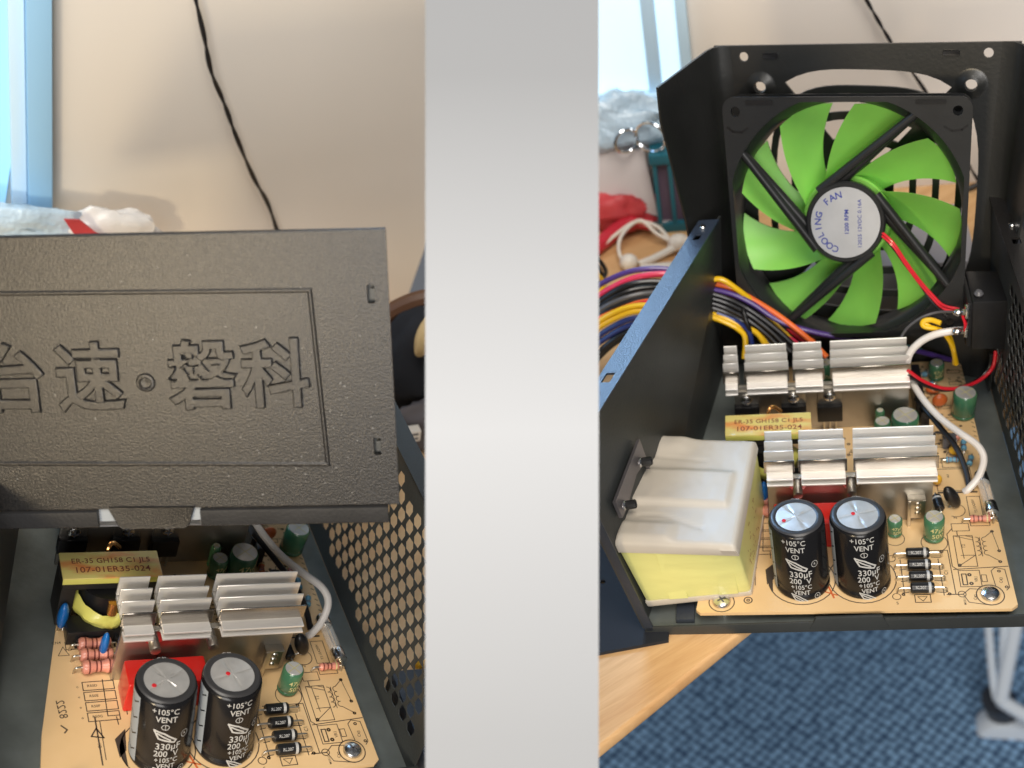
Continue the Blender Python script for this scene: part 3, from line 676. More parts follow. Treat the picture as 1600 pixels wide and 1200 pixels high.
    bigcap(50.9, 21.0, .55, (R_(205), 5.0)); bigcap(73.4, 21.4, .25, (R_(170), 1.6), A0=.12)
    # ---- small green capacitors
    def cap(cx, cy, r, ztop, tilt=(0, 0)):
        c = MB().lathe((cx, cy, ZB + .3), (tilt[0], tilt[1], 1), [(r - .3, 0), (r, .4), (r, 1.2), (r - .3, 1.6), (r, 2.0), (r, ztop - ZB - 1.0), (r - .5, ztop - ZB - .35)], 28).build('small_capacitor', 'green_can', t, ang=50)
        top = Vector((cx + tilt[0] * (ztop - ZB), cy + tilt[1] * (ztop - ZB), ztop))
        MB().lathe(top - Vector((0, 0, .2)), (tilt[0], tilt[1], 1), [(r - .6, 0), (r - .75, .3), (.05, .35)], 24).build('top_disc', 'cap_disc', c)
        sm = MB()
        for k in range(2):
            a = .6 + k * math.pi / 2; u = Vector((math.cos(a), math.sin(a), 0)); w_ = Vector((-u.y, u.x, 0)) * .14; e = u * (r - .8)
            C_ = top + Vector((0, 0, .2)); sm.add([C_ - e - w_, C_ + e - w_, C_ + e + w_, C_ - e + w_], [(0, 1, 2, 3)])
        sm.build('score', 'gold_print', c)
        pm = MB()
        for z_, tx in ((ZB + (ztop - ZB) * .62, '47μF'), (ZB + (ztop - ZB) * .36, '50V')):
            vs, fs = text2d(tx, r * .75, 0, .02)
            pm.add([(cx + (r + .05) * math.sin(x / r + .3), cy - (r + .05) * math.cos(x / r + .3), z_ + y) for x, y, _ in vs], fs)
        if abs(tilt[0]) + abs(tilt[1]) < .01: pm.build('print', 'gold_print', c, smooth=False)
        return c
    for k in ((103.0, 35.4, 3.9, 17.6), (88.6, 37.8, 2.9, 14.5), (97.8, 94.4, 5.6, 18.6), (88.6, 94.6, 3.5, 15.6), (114.8, 133, 3.3, 14.8), (66.8, 128, 3.2, 22), (88, 100, 2.0, 17)): cap(*k)
    cap(123.0, 107.6, 4.9, 18.4, (.04, .0))
    # ---- diode row and small axial parts
    def axial(cx, cy, L, r, body, bands, lead=4.2, z=None, name='diode', dirv=(1, 0, 0), dog=False):
        z = z or ZB + r + .5; d = Vector(dirv).normalized(); C_ = Vector((cx, cy, z))
        if dog:
            prof = [(r * .75, 0), (r, L * .08), (r, L * .24), (r * .78, L * .36), (r * .78, L * .64), (r, L * .76), (r, L * .92), (r * .75, L)]
        else: prof = [(r * .8, 0), (r, r * .25), (r, L - r * .25), (r * .8, L)]
        c = MB().lathe(C_ - d * L / 2, d, prof, 18).build(name, body, t)
        for p, w_, bm_ in bands:
            rb = r + .05
            if dog and .3 < p < .7: rb = r * .78 + .06
            MB().lathe(C_ + d * (p - .5) * L - d * w_ / 2, d, [(rb, 0), (rb, w_)], 18, cap=False).build('band', bm_, c)
        for s in (-1, 1):
            e = C_ + d * s * L / 2; MB().tube([e, e + d * s * lead * .6, e + d * s * lead + Vector((0, 0, -.4)), e + d * s * (lead + .5) + Vector((0, 0, -(z - ZB)))], .38, 7, 4).build('lead', 'tin', c)
        return c
    for y in (25.0, 18.9, 13.0, 7.2): axial(95.9, y, 8.6, 2.05, 'black_plastic', [(.80, 1.0, 'cap_print')])
    dp = MB()
    for y in (25.0, 18.9, 13.0, 7.2):
        vs, fs = text2d('RL207', 1.5, 0, .01)
        dp.add([(95.2 + x, y + .3 * 0 - 2.08 * math.sin(-y_ / 2.05 + .75), 8.55 + 2.08 * math.cos(-y_ / 2.05 + .75)) for x, y_, _ in vs], fs)
    dp.build('diode_print', 'cap_print', t, smooth=False)
    pb = [(.17, .5, 'pink_dark'), (.40, .5, 'pink_dark'), (.58, .5, 'pink_dark'), (.83, .5, 'gold_print')]
    axial(121.3, 43.2, 7.6, 1.5, 'pink_res', pb, 2.4, name='resistor', dog=True)
    for y in (60.2, 55.0, 49.6): axial(36.8, y, 11.2, 2.5, 'pink_res', [(.2, .55, 'pink_dark'), (.42, .55, 'pink_dark'), (.55, .55, 'pink_dark'), (.82, .55, 'pink_dark')], 2.2, name='resistor', dog=True)
    axial(115.0, 77.8, 5.0, 1.25, 'blue_res', [(.2, .35, 'pink_dark'), (.5, .35, 'w_grey'), (.8, .35, 'pink_dark')], 1.6, name='resistor', dog=True)
    axial(108.6, 134, 5.0, 1.25, 'blue_res', [(.2, .35, 'pink_dark'), (.5, .35, 'w_grey')], 1.4, name='resistor', dog=True)
    axial(110.6, 127, 5.0, 1.25, 'blue_res', [(.2, .35, 'pink_dark'), (.5, .35, 'w_grey')], 1.4, name='resistor', dog=True)
    axial(118.8, 93.0, 5.5, 1.3, 'pink_res', pb, 1.4, name='resistor', dirv=(.2, 1, 0), dog=True)
    axial(120.6, 86.5, 5.5, 1.2, 'blue_res', [(.3, .35, 'pink_dark')], 1.4, name='resistor', dirv=(.1, 1, 0), dog=True)
    axial(107.4, 95.5, 5.5, 1.3, 'orange_cap', pb, 1.4, name='resistor', dirv=(.2, 1, 0), dog=True)
    axial(106.3, 50.5, 7, 1.9, 'black_plastic', [(.25, .9, 'cap_print')], 1.6, name='diode', dirv=(.12, -1, -.1), z=ZB + 4)
    axial(122.0, 77.0, 5, 1.2, 'blue_res', [(.3, .35, 'pink_dark')], 1.4, name='resistor', dirv=(.3, 1, 0), dog=True)
    # ---- fuse
    fa, fb = Vector((124.6, 67.2, 9.2)), Vector((126.0, 44.4, 9.2)); fd = (fb - fa).normalized()
    fu = MB().cyl(fa + fd * 4.5, fb - fd * 4.5, 2.35, 24).build('fuse', 'clear_glass', t)
    for p, q in ((fa, fa + fd * 5.6), (fb - fd * 5.6, fb)): MB().cyl(p, q, 2.6, 24, .3).build('end_cap', 'zinc', fu)
    MB().tube([fa + fd * 4, fb - fd * 4], .22, 6, 1).build('wire_element', 'tin', fu)
    for p, s in ((fa, -1), (fb, 1)): MB().tube([p, p + fd * s * 1.6, p + fd * s * 2.2 - Vector((0, 0, 3.2))], .4, 7, 4).build('lead', 'tin', fu)
    # ---- disc and bead parts
    def disc(c, rx, rz, ry, m_, yaw=0, tilt=0, name='disc_capacitor', leads=True):
        q = Matrix.Rotation(yaw, 3, 'Z') @ Matrix.Rotation(tilt, 3, 'Y')
        o = MB().ball(c, rx, ry, rz, 20, 12, q).build(name, m_, t)
        if leads:
            for s in (-.5, .5): MB().tube([Vector(c) + q @ Vector((s * rx, 0, -rz * .7)), Vector((c[0] + s * rx * .8, c[1], ZB))], .33, 6, 1).build('lead', 'tin', o)
        return o
    disc((111.6, 51.6, 11.8), 2.7, 6.4, 2.6, 'black_plastic', R_(12), R_(-24), 'thermistor')
    disc((114.0, 113.0, 10.2), 3.3, 3.3, 1.7, 'orange_cap', R_(8)); disc((112.4, 122.5, 8.6), 3.3, 1.5, 2.4, 'orange_cap')
    disc((104.9, 128.5, 9.0), 2.0, 2.4, 1.6, 'amber_cap'); disc((116.4, 82.6, 8.6), 2.3, 2.2, 1.9, 'amber_cap'); disc((107.6, 64.8, 9.0), 2.0, 2.4, 1.8, 'amber_cap')
    disc((26.6, 70.0, 13.5), 2.6, 6.2, 2.0, 'blue_cap', R_(70)); disc((41.6, 51.5, 13.0), 1.8, 6.2, 1.6, 'blue_cap', R_(70), R_(4)) if False else disc((39.0, 55.5, 13.5), 2.0, 6.0, 1.6, 'blue_cap', R_(80))
    # ---- blocks
    MB().box(112.2, 117.6, 85.8, 89.6, 6.2, 12).build('small_transistor', 'w_grey', t, bevel=.5)
    q = MB().box(103.0, 107.0, 103, 130, 6.2, 17).build('driver_chip', 'black_plastic', t, bevel=.5)
    for y in range(105, 130, 4): MB().box(106.9, 108.2, y - .5, y + .5, 6, 12).build('pin', 'tin', q)
    MB().box(104.6, 108.2, 98.4, 102.6, 6.2, 16).build('small_transistor', 'black_plastic', t, bevel=.5)
    q = MB().box(42.6, 70.6, 31.0, 42.4, 6.2, 20.0).build('film_capacitor', 'red_film', t, bevel=.9, seg=3)
    # metal spring clip in front of the right end of the heatsink
    q = MB().box(93.8, 100.6, 42.6, 43.4, 9.6, 19.2).build('spring_clip', 'tin', t, bevel=.3)
    MB().box(93.8, 95.0, 41.6, 43.4, 6, 19.4).build('leg', 'tin', q, bevel=.2)
    MB().box(93.8, 100.6, 42.0, 45.4, 18.9, 19.7).build('flange', 'tin', q, bevel=.2)
    for z in (12.2, 14.6, 17): MB().lathe((97.6, 42.6, z), (0, -1, 0), [(1.2, 0), (.8, .35), (.1, .4)], 14).build('dimple', 'tin', q)
    # ---- labelled transformer
    tr = MB().box(24.6, 58.8, 70.9, 83.4, 25.4, 31.0).build('transformer', 'ferrite', t, bevel=.4)
    MB().box(24.5, 29.6, 71.2, 83.2, 7.5, 25.5).build('core_leg', 'ferrite', tr, bevel=.3); MB().box(53.6, 58.7, 71.2, 83.2, 7.5, 25.5).build('core_leg', 'ferrite', tr, bevel=.3)
    MB().box(24.2, 59.0, 70.6, 83.6, 30.4, 31.5).build('label_tape', 'label_tape', tr, bevel=.35)
    MB().box(24.3, 58.9, 70.5, 71.0, 28.6, 31.0).build('tape_edge', 'yellow_tape', tr, bevel=.1)
    lt = MB()
    for tx, y in (('ER-35 GH158 C1 JL5', 79.0), ('107-01ER35-024', 74.6)):
        vs, fs = text2d(tx, 3.4 if y > 76 else 3.9, 0, .03, spacing=1.04); w_ = max(v[0] for v in vs) - min(v[0] for v in vs); k = (27.5 if y > 76 else 26) / w_
        lt.add([(41.8 + x * k, y + yy, 31.54) for x, yy, _ in vs], fs)
    lt.build('lettering', 'screen_text', tr, smooth=False)
    MB().lathe((41.5, 76.0, 9.5), (0, 0, 1), [(9.5, 0), (9.8, 15.5)], 28).build('winding', 'black_plastic', tr)
    m = MB(); vs = []; fs = []; n = 20
    for k in range(7):
        f_ = k / 6; z = 10.6 + 7.6 * f_
        for i in range(n):
            a = math.pi + math.pi * i / (n - 1); rr = 10.2 + 1.8 * math.sin(f_ * math.pi) + 1.5 * noise.noise(Vector((a * 2.6, f_ * 2.2, 1)))
            sag = 3.2 * (1 - math.sin(a + math.pi)) if False else 0
            vs.append((41.5 + rr * math.cos(a), 75.5 + rr * 1.05 * math.sin(a), z + 2.6 * (abs(math.cos(a)) ** 1.5) * (1 if f_ > .3 else .6)))
    for k in range(6):
        for i in range(n - 1): fs.append((k * n + i, k * n + i + 1, (k + 1) * n + i + 1, (k + 1) * n + i))
    m.add(vs, fs); m.build('tape_wrap', 'yellow_tape', tr, weld=True)
    MB().tube([(42, 65.2, 19), (42, 65.4, 24.5)], 1.9, 12, 1).build('copper_coil', 'copper', tr)
    MB().tube([(41, 84.6, 26), (42, 86, 31), (44, 88, 31.5), (47, 89, 28)], .8, 8, 5).build('copper_lead', 'copper', tr)
    MB().box(27.5, 56, 62.6, 71, 6.2, 12.5).build('bobbin', 'black_plastic', tr, bevel=.5)
    for i in range(6): MB().box(30.4 + i * 4.6, 31.8 + i * 4.6, 60.8, 62.8, 6.1, 10.2).build('pin', 'black_plastic', tr, bevel=.2)
    # ---- screws holding the board
    for x, y in ((119.9, 5.4), (21.6, 3.6)):
        s = MB().lathe((x, y, ZB + .1), (0, 0, 1), [(3.5, 0), (3.5, .5), (3.1, 1.2), (2.0, 1.7), (.2, 1.8)], 28).build('screw', 'zinc', t)
        m = MB()
        for k in range(2): a = .5 + k * math.pi / 2; u = Vector((math.cos(a), math.sin(a), 0)) * 1.8; w_ = Vector((-u.y, u.x, 0)) * .18; C_ = Vector((x, y, ZB + 1.95)); m.add([C_ - u - w_, C_ + u - w_, C_ + u + w_, C_ - u + w_], [(0, 1, 2, 3)])
        m.build('cross_slot', 'w_grey', s)
    # ---- silkscreen
    sk = MB(); Z = ZB + .04
    def ln(pts, w_=.34): vs, fs = strip2d(pts, w_); sk.add([(x, y, Z) for x, y, _ in vs], fs)
    def cir(x, y, r, w_=.34, a0=0, a1=360, n=28): ln([(x + r * math.cos(R_(a0 + (a1 - a0) * i / n)), y + r * math.sin(R_(a0 + (a1 - a0) * i / n))) for i in range(n + 1)], w_)
    def rc(x0, x1, y0, y1, w_=.34): ln([(x0, y0), (x1, y0), (x1, y1), (x0, y1), (x0, y0)], w_)
    def tx(b, x, y, s, rot=0, mirror=False):
        vs, fs = text2d(b, s, 0, .01); c_, s_ = math.cos(rot), math.sin(rot)
        sk.add([(x + (-1 if mirror else 1) * (a * c_ - b_ * s_), y + a * s_ + b_ * c_, Z) for a, b_, _ in vs], fs)
    cir(52.0, 14.4, 12.6, .4); cir(74.6, 14.8, 12.6, .4)
    sk.add([(52.0 + 12.6 * math.cos(a), 14.4 + 12.6 * math.sin(a), Z) for a in [R_(150 + 6 * i) for i in range(11)]], [tuple(range(11))])
    sk.add([(42.5, 24, Z), (38.4, 20, Z), (38.9, 12.2, Z), (41.5, 15, Z)], [(0, 1, 2, 3)])
    cir(31.6, 4.4, 1.5, .45); cir(31.6, 4.4, .5, .4); cir(86.1, 24.6, 1.6, .3); cir(86.5, 5.2, 1.5, .3); tx('S', 86.5, 1.9, 1.9)
    cir(119.9, 5.4, 4.9, .4); cir(21.6, 3.6, 4.8, .4)
    ln([(89.4, 24), (89.4, 5.6)]); ln([(103.4, 24), (103.6, 5.6)]); ln([(92, 28.6), (107.4, 28.4), (107.8, 6)])
    for y in (25.0, 18.9, 13.0, 7.2): ln([(88.8, y - .3), (91, y)]); ln([(101, y), (104.4, y - .3)])
    rc(93.0, 98.6, 2.2, 6.0); ln([(94, 5), (97.4, 5), (95.8, 2.8), (94, 5)], .25)
    tx('C1', 105.6, 17, 2.0, R_(90)); cir(88.4, 35.2, 3.7, .3); cir(103.0, 32.6, 4.9, .3); tx('D9', 84.6, 27.6, 1.5)
    ln([(104.6, 5.9), (110.4, 5.9)], .4)
    # line filter symbol
    rc(110.4, 116.8, 38.6, 42.6, .3); ln([(108.2, 37), (108.2, 20), (110, 18.2)]); ln([(108.2, 37), (110.4, 40)])
    rc(110.4, 117.4, 19.8, 36, .3); ln([(112.6, 36), (113, 24)], .28); ln([(112, 38.6), (112, 36)]); ln([(110.4, 36), (117.4, 33.6)], .28); ln([(110.6, 20), (117.4, 25.6), (112, 25.6)], .28)
    for k in range(4): cir(118.4, 33.8 - k * 2.35, 1.25, .28, -90, 90, 10); cir(121.9, 33.8 - k * 2.35, 1.25, .28, 90, 270, 10)
    ln([(119.9, 35), (119.9, 25)], .28); ln([(117.6, 35), (114.6, 36)], .28); ln([(121.9, 35), (125, 38)], .28); ln([(121.9, 25.6), (125.6, 22.4)], .28); ln([(125, 38), (126.2, 28)], .25)
    for x, y in ((125, 38), (126.2, 27.6), (125.8, 22), (111, 20.6), (105.2, 27.8), (105.6, 6.2), (89, 6.2)): cir(x, y, .45, .5, n=8)
    tx('T2', 113.6, 30.4, 1.9, R_(90)); ln([(108.4, 18.4), (128.2, 19.6)], .34)
    rc(110.0, 117.6, 9.6, 17.8, .3); rc(111, 112.6, 10.6, 16, .45); rc(118, 119.8, 12, 15.4, .28); tx('VR1', 116, 13.4, 1.7, R_(90))
    for x, y in ((113.8, 15.6), (114.0, 11.2)): cir(x, y, .55, .55, n=8)
    ln([(110.4, 6.0), (113, 8.6), (118, 8.2), (120.4, 6)], .3); ln([(110.4, 6), (112, 2.0), (119.6, .4)], .3); cir(110.0, 6.0, 1.4, .3); tx('C42', 114.6, 4.4, 1.6, R_(78)); tx('MO511', 110.6, 2.6, 1.2, R_(90))
    ln([(122.4, 10), (121.8, 17.4), (123.4, 19), (126.8, 18), (127.2, 9), (126, 7.6)], .3); tx('C43', 124.8, 12.6, 1.7, R_(80)); cir(124.6, 17.2, .5, .4, n=8); cir(126.2, 9.2, .5, .4, n=8)
    # right edge zone
    rc(107.6, 121.4, 61.2, 74.0, .3); ln([(107.6, 60.2), (122.4, 60.2)], .9); tx('2', 112.4, 69.8, 2.4); cir(113.0, 50, 3.6, .3, -120, 80); tx('N', 112.4, 45.8, 1.8)
    rc(118.0, 123.0, 46.6, 57.6, .28); tx('T3.15A250V', 120.4, 52.2, 1.5, R_(95)); rc(117.6, 124.8, 41.2, 45.2, .28)
    cir(110.4, 84, 3.6, .3, 20, 300); ln([(108, 89), (113, 90.4), (116, 88)], .5); rc(111, 118.8, 74.9, 80.4, .3); cir(116.4, 82, 3.0, .28, 0, 180)
    for k in range(10): tx(random.choice(['R', 'C', 'D']) + str(random.randint(2, 49)), random.uniform(108, 124), 84 + k * 6.0, 1.3, random.choice([0, R_(90)]))
    for k in range(7): x = random.uniform(108, 120); y = 88 + k * 8; rc(x, x + 5.2, y, y + 2.0, .26)
    for k in range(26): ln([(127.0 - k * .02, 70 + k * 2.9), (126.0 - k * .02, 70.8 + k * 2.9)], .35)
    for k in range(46): cir(random.uniform(108, 125), random.uniform(80, 142), .45, .45, n=7)
    for k in range(22): cir(random.uniform(60, 100), random.uniform(62, 95), .5, .5, n=7)
    for k in range(14): x = random.uniform(62, 92); y = random.uniform(64, 90); rc(x, x + 4, y, y + 1.8, .3)
    # left zone: resistor bank, date code
    for i in range(4):
        y = 45.4 - i * 4.5; rc(31, 41.6, y - 3.7, y, .34); tx('R50' + 'DEFG'[i], 34.2, y - 1.8, 1.5); tx('o', 29.2, y - 1.9, 1.4)
    ln([(38.0, 46), (37.6, 30), (41.6, 30)], .34); ln([(40.4, 29.4), (40.6, 26)]); ln([(44.4, 50), (44.2, 30)], .34); rc(27.6, 44.6, 60.6, 64.2, .3)
    tx('8222', 22.8, 34.4, 4.0, R_(86), True); ln([(21.8, 27.6), (23.6, 25.6), (22.6, 24.4)], .5)
    ln([(31, 22), (33.0, 25.2), (35, 21), (31, 22)], .5); tx('CN4', 24.6, 64, 1.6); ln([(24.6, 58), (26.6, 62), (28.4, 58), (24.6, 58)], .25)
    tx('R1', 44.8, 43, 1.5); tx('C9', 44.4, 56, 1.4)
    tx('D1', 33.2, 18, 1.6, R_(90)); ln([(33.0, 10), (33.2, 30)], .5); ln([(34.4, 12), (34.6, 28)], .3)
    sk.build('silkscreen', 'silk', t, smooth=False)
    rk = MB(); vs, fs = strip2d([(58.4, 8.4), (61.4, 12.4), (63.6, 5.0)], .7); rk.add([(x, y, Z + .03) for x, y, _ in vs], fs); vs, fs = strip2d([(60.2, 8.2), (65, 6.2)], .5); rk.add([(x, y, Z + .03) for x, y, _ in vs], fs); rk.build('marker_stroke', 'orange_cap', t, smooth=False)
    # ---- wires that stay on the board
    def wire(pts, r, m_, lab=None):
        o = MB().tube(pts, r, 10, 8).build('wire', m_, t)
        if lab: o['label'] = lab
    wire([(101.5, 107, 26), (105, 98, 24), (110.5, 89, 21.5), (117.5, 80, 20.5), (123.6, 73, 19.5), (125.6, 68, 16.5), (123.4, 63.5, 11.5), (119.4, 60.6, 7.6), (117.6, 60.4, 6)], 1.45, 'w_white', 'thick white wire arching over the board edge')
    wire([(103, 103, 20), (106.5, 96, 19), (111, 88.5, 16.5), (116.5, 79, 13), (119.2, 70, 9), (119.8, 63.5, 6)], 1.2, 'w_black', 'black wire beside the thick white wire')
    wire([(107.2, 88, 9), (109.4, 90.4, 11.5), (112.4, 90.4, 11), (114, 88.8, 9)], .5, 'w_black')
    return t
board_R = build_board()
# the same box and board stand in the left place
case_L = copy_tree(case_R, 'L', 'open black steel box with a perforated wall under the embossed cover')
board_L = copy_tree(board_R, 'L', 'tan circuit board half hidden below the embossed cover')
# ================================================================== RIGHT: cover standing behind, fan, inlet, block, wires
PO, PU, PV, PN = Vector((24, 168, 0)), Vector((.9681, -.2504, 0)), Vector((.0325, .1256, .9915)), Vector((-.2483, -.96, .1297))
pf = frame(PO, PU, PV, PN)
cv = thing('R', 'case_cover', (75, 160, 0), 'black steel cover standing upright behind the box with a vent cut for the fan', 'metal cover')
def sup(s, th, cx=61, cy=85, hx_=46, hy=55.5, p=3.4):
    c, s_ = math.cos(th), math.sin(th); r = (abs(c) ** p + abs(s_) ** p) ** (-1 / p)
    return (cx + hx_ * s * r * c, cy + hy * s * r * s_)
loops = [[(9.9, 0), (116, 0), (119.5, 153.1), (-2.7, 149.1)]]
loops += [circle(10.1, 144.7, 1.9, 14, 2.1), circle(107.6, 148.4, 1.9, 14, 2.1), circle(17.2, 132.3, 2.3, 14, 2.5), circle(102, 135.7, 2.3, 14, 2.5)]
for s0, s1 in ((.875, 1.0), (.672, .815), (.47, .612), (.27, .41)):
    for q in range(4):
        g0 = math.asin(min(.9, 5.2 / (46 * s1 * 1.2))); g1 = math.asin(min(.9, 5.2 / (46 * s0 * 1.2)))
        a = R_(45 + 90 * q); b = R_(135 + 90 * q); n = 14
        out = [sup(s1, a + g0 + (b - a - 2 * g0) * i / n) for i in range(n + 1)]; inn = [sup(s0, a + g1 + (b - a - 2 * g1) * i / n) for i in range(n + 1)]
        loops.append(out + inn[::-1])
MB().mapped(plate2d(loops, 1.1), lambda p: pf((p[0], p[1], p[2] - 1.1))).build('vented_plate', 'cover_in', cv, smooth=False)
for cx, cy in ((17.2, 132.3), (102, 135.7)):      # dished screw holes
    m = MB().lathe(pf((cx, cy, .05)), PN, [(6.4, 0), (5.4, .15), (3.6, 1.5), (2.5, 1.9), (2.3, 1.2)], 28, cap=False); m.build('dished_hole', 'cover_in', cv)
for cx, cy in ((21.5, 145.5), (93.7, 148.3)): MB().mapped(plate2d([rrect(cx - 3.2, cx + 3.2, cy - 1, cy + 1, .4)], .5), pf).build('pressed_mark', 'black_plastic', cv, bevel=.2)
# side flaps with a rounded fold
def flap(fold_top, fold_bot, fr, mname, holes):
    FT, FB = pf((*fold_top, 0)), pf((*fold_bot, 0))
    n = 7; P0 = []
    # cross-section: a soft bend from the plate into the flap
    rows = []
    for t in [0, .12, .3, .394, .40, .6, .8, 1]:
        base = FT.lerp(FB, t); front = None
        for (u0, p0), (u1, p1) in zip(fr, fr[1:]):
            if u0 <= t <= u1 + 1e-9: front = p0.lerp(p1, (t - u0) / (u1 - u0)); break
        inward = PU * (1 if fold_top[0] < 60 else -1)
        row = [base + inward * 7, base + inward * 2.4 - (base - front) * .0, base.lerp(front, .05) + inward * .6, base.lerp(front, .12), base.lerp(front, .5), front]
        row[0] = row[0] + PN * .15; row[1] = row[1] + PN * .5
        rows.append(row)
    vs = [p for r in rows for p in r]; m_ = len(rows[0]); fs = []
    for i in range(len(rows) - 1):
        for j in range(m_ - 1): fs.append((i * m_ + j, i * m_ + j + 1, (i + 1) * m_ + j + 1, (i + 1) * m_ + j))
    out = PU * (-.9 if fold_top[0] < 60 else .9) - PN * .3
    vs2 = [p + out for p in vs]; N_ = len(vs)
    fs2 = [tuple(N_ + i for i in reversed(f_)) for f_ in fs]
    rim = []
    for i in range(len(rows) - 1): a = i * m_ + m_ - 1; b = a + m_; rim.append((a, b, b + N_, a + N_)); a = i * m_; b = a + m_; rim.append((b, a, a + N_, b + N_))
    for j in range(m_ - 1): rim.append((j, j + N_, j + 1 + N_, j + 1)); a = (len(rows) - 1) * m_ + j; rim.append((a, a + 1, a + 1 + N_, a + N_))
    o = MB().add(vs + vs2, fs + fs2 + rim).build('flap', mname, cv, ang=60)
    return o
FRL = [(0, Vector((5.2, 142, 153.8))), (.06, Vector((5.4, 142.2, 150))), (.065, Vector((4.0, 141, 148.6))), (.44, Vector((12.2, 142, 84))), (1.0, Vector((17, 146, 2)))]
flap((-2.7, 149.1), (9.9, 0), FRL, 'cover_in', 0)
FRR = [(0, Vector((152, 112, 150))), (.5, Vector((140.5, 122, 84))), (1.0, Vector((136, 126, 3)))]
flap((119.5, 153.1), (116, 0), FRR, 'cover_in', 0)
for q in ((12.5, 164, 141), (6.8, 150, 134)):
    MB().lathe(q, (1, -.35, 0), [(.9, -.4), (.9, .3), (.5, .5)], 10).build('rivet', 'zinc', cv)

# ---- fan
FU, FV = Vector((.7767, -.1911, .0725)), Vector((-.0011, .1204, .8892))
FN = Vector((-.13, -.90, .42)).normalized()
FC = [Vector(p) for p in ((30.78, 140.68, 26.64), (122.53, 118.85, 40.72), (123.96, 132.38, 143.54), (29.06, 156.41, 139.77))]
def ff(p):
    s, t = (p[0] + 60) / 120, (p[1] + 60) / 120
    return FC[0].lerp(FC[1], s).lerp(FC[3].lerp(FC[2], s), t) + FN * p[2]
fan = thing('R', 'cooling_fan', (77, 137, 33), 'black square fan with nine bright green blades mounted on the standing cover', 'fan')
def bell(r, lim): return [(max(-lim, min(lim, r * math.cos(2 * math.pi * i / 72))), max(-lim, min(lim, r * math.sin(2 * math.pi * i / 72)))) for i in range(72)]
fl = [rrect(-60, 60, -60, 60, 6, 6), bell(61.5, 57.6)]
for sx in (-1, 1):
    for sy in (-1, 1): fl.append(circle(sx * 53.4, sy * 53.4, 2.4, 14))
MB().mapped(plate2d(fl, 3.2), lambda p: ff((p[0], p[1], p[2] - 3.2))).build('frame', 'fan_black', fan, bevel=.0, smooth=False)
bl = [rrect(-60, 60, -60, 60, 6, 6), circle(0, 0, 57.2, 64)] + [circle(sx * 53.4, sy * 53.4, 2.4, 14) for sx in (-1, 1) for sy in (-1, 1)]
MB().mapped(plate2d(bl, 3.0), lambda p: ff((p[0], p[1], p[2] - 25))).build('rear_frame', 'fan_black', fan, smooth=False)
m = MB(); n = 72; prof = [(61.3, -3), (58.6, -6), (57.4, -9), (57.2, -22.4)]; vs = []; fs = []
for r, c in prof:
    for i in range(n):
        a = 2 * math.pi * i / n; lim = 57.5; vs.append(ff((max(-lim, min(lim, r * math.cos(a))), max(-lim, min(lim, r * math.sin(a))), c)))
for r, c in reversed(prof):
    for i in range(n):
        a = 2 * math.pi * i / n; lim = 58.9; vs.append(ff((max(-lim, min(lim, (r + 1.3) * math.cos(a))), max(-lim, min(lim, (r + 1.3) * math.sin(a))), c)))
K = len(prof) * 2
for k in range(K):
    for i in range(n): j = (i + 1) % n; k2 = (k + 1) % K; fs.append((k * n + i, k * n + j, k2 * n + j, k2 * n + i))
m.add(vs, fs).build('barrel', 'fan_black', fan)
for sx in (-1, 1):      # corner recess ribs
    for sy in (-1, 1):
        m = MB(); m.mapped(plate2d([rrect(min(sx * 34, sx * 48), max(sx * 34, sx * 48), min(sy * 56.6, sy * 58.6), max(sy * 56.6, sy * 58.6), .5)], .35), ff)
        vs, fs = strip2d([(sx * 58, sy * 46.5), (sx * 55.5, sy * 44.5), (sx * 51, sy * 44.0), (sx * 47.5, sy * 46)], 1.0); m.add([ff((x, y, .12)) for x, y, _ in vs], fs)
        m.build('corner_rib', 'black_plastic', fan, smooth=False)
def lath(m, c0, prof, seg=48):
    vs = []; fs = []
    for r, c in prof:
        for i in range(seg): a = 2 * math.pi * i / seg; vs.append(ff((r * math.cos(a), r * math.sin(a), c + c0)))
    for k in range(len(prof) - 1):
        for i in range(seg): j = (i + 1) % seg; fs.append((k * seg + i, k * seg + j, (k + 1) * seg + j, (k + 1) * seg + i))
    fs.append(tuple((len(prof) - 1) * seg + i for i in range(seg)))
    return m.add(vs, fs)
lath(MB(), 0, [(19.5, -7), (20.4, -5.5), (20.4, -1.6), (19.6, -.6), (18.2, -.6), (18.0, -.9), (.01, -.9)]).build('hub_plate', 'fan_black', fan)
lath(MB(), 0, [(17.7, -1.0), (17.7, -.5), (.01, -.5)]).build('hub_label', 'fan_label', fan)
m = lath(MB(), 0, [(22.6, -23.5), (22.6, -8.5), (21.8, -7.6), (12, -7.4)]); m.build('rotor_hub', 'blade_green', fan)
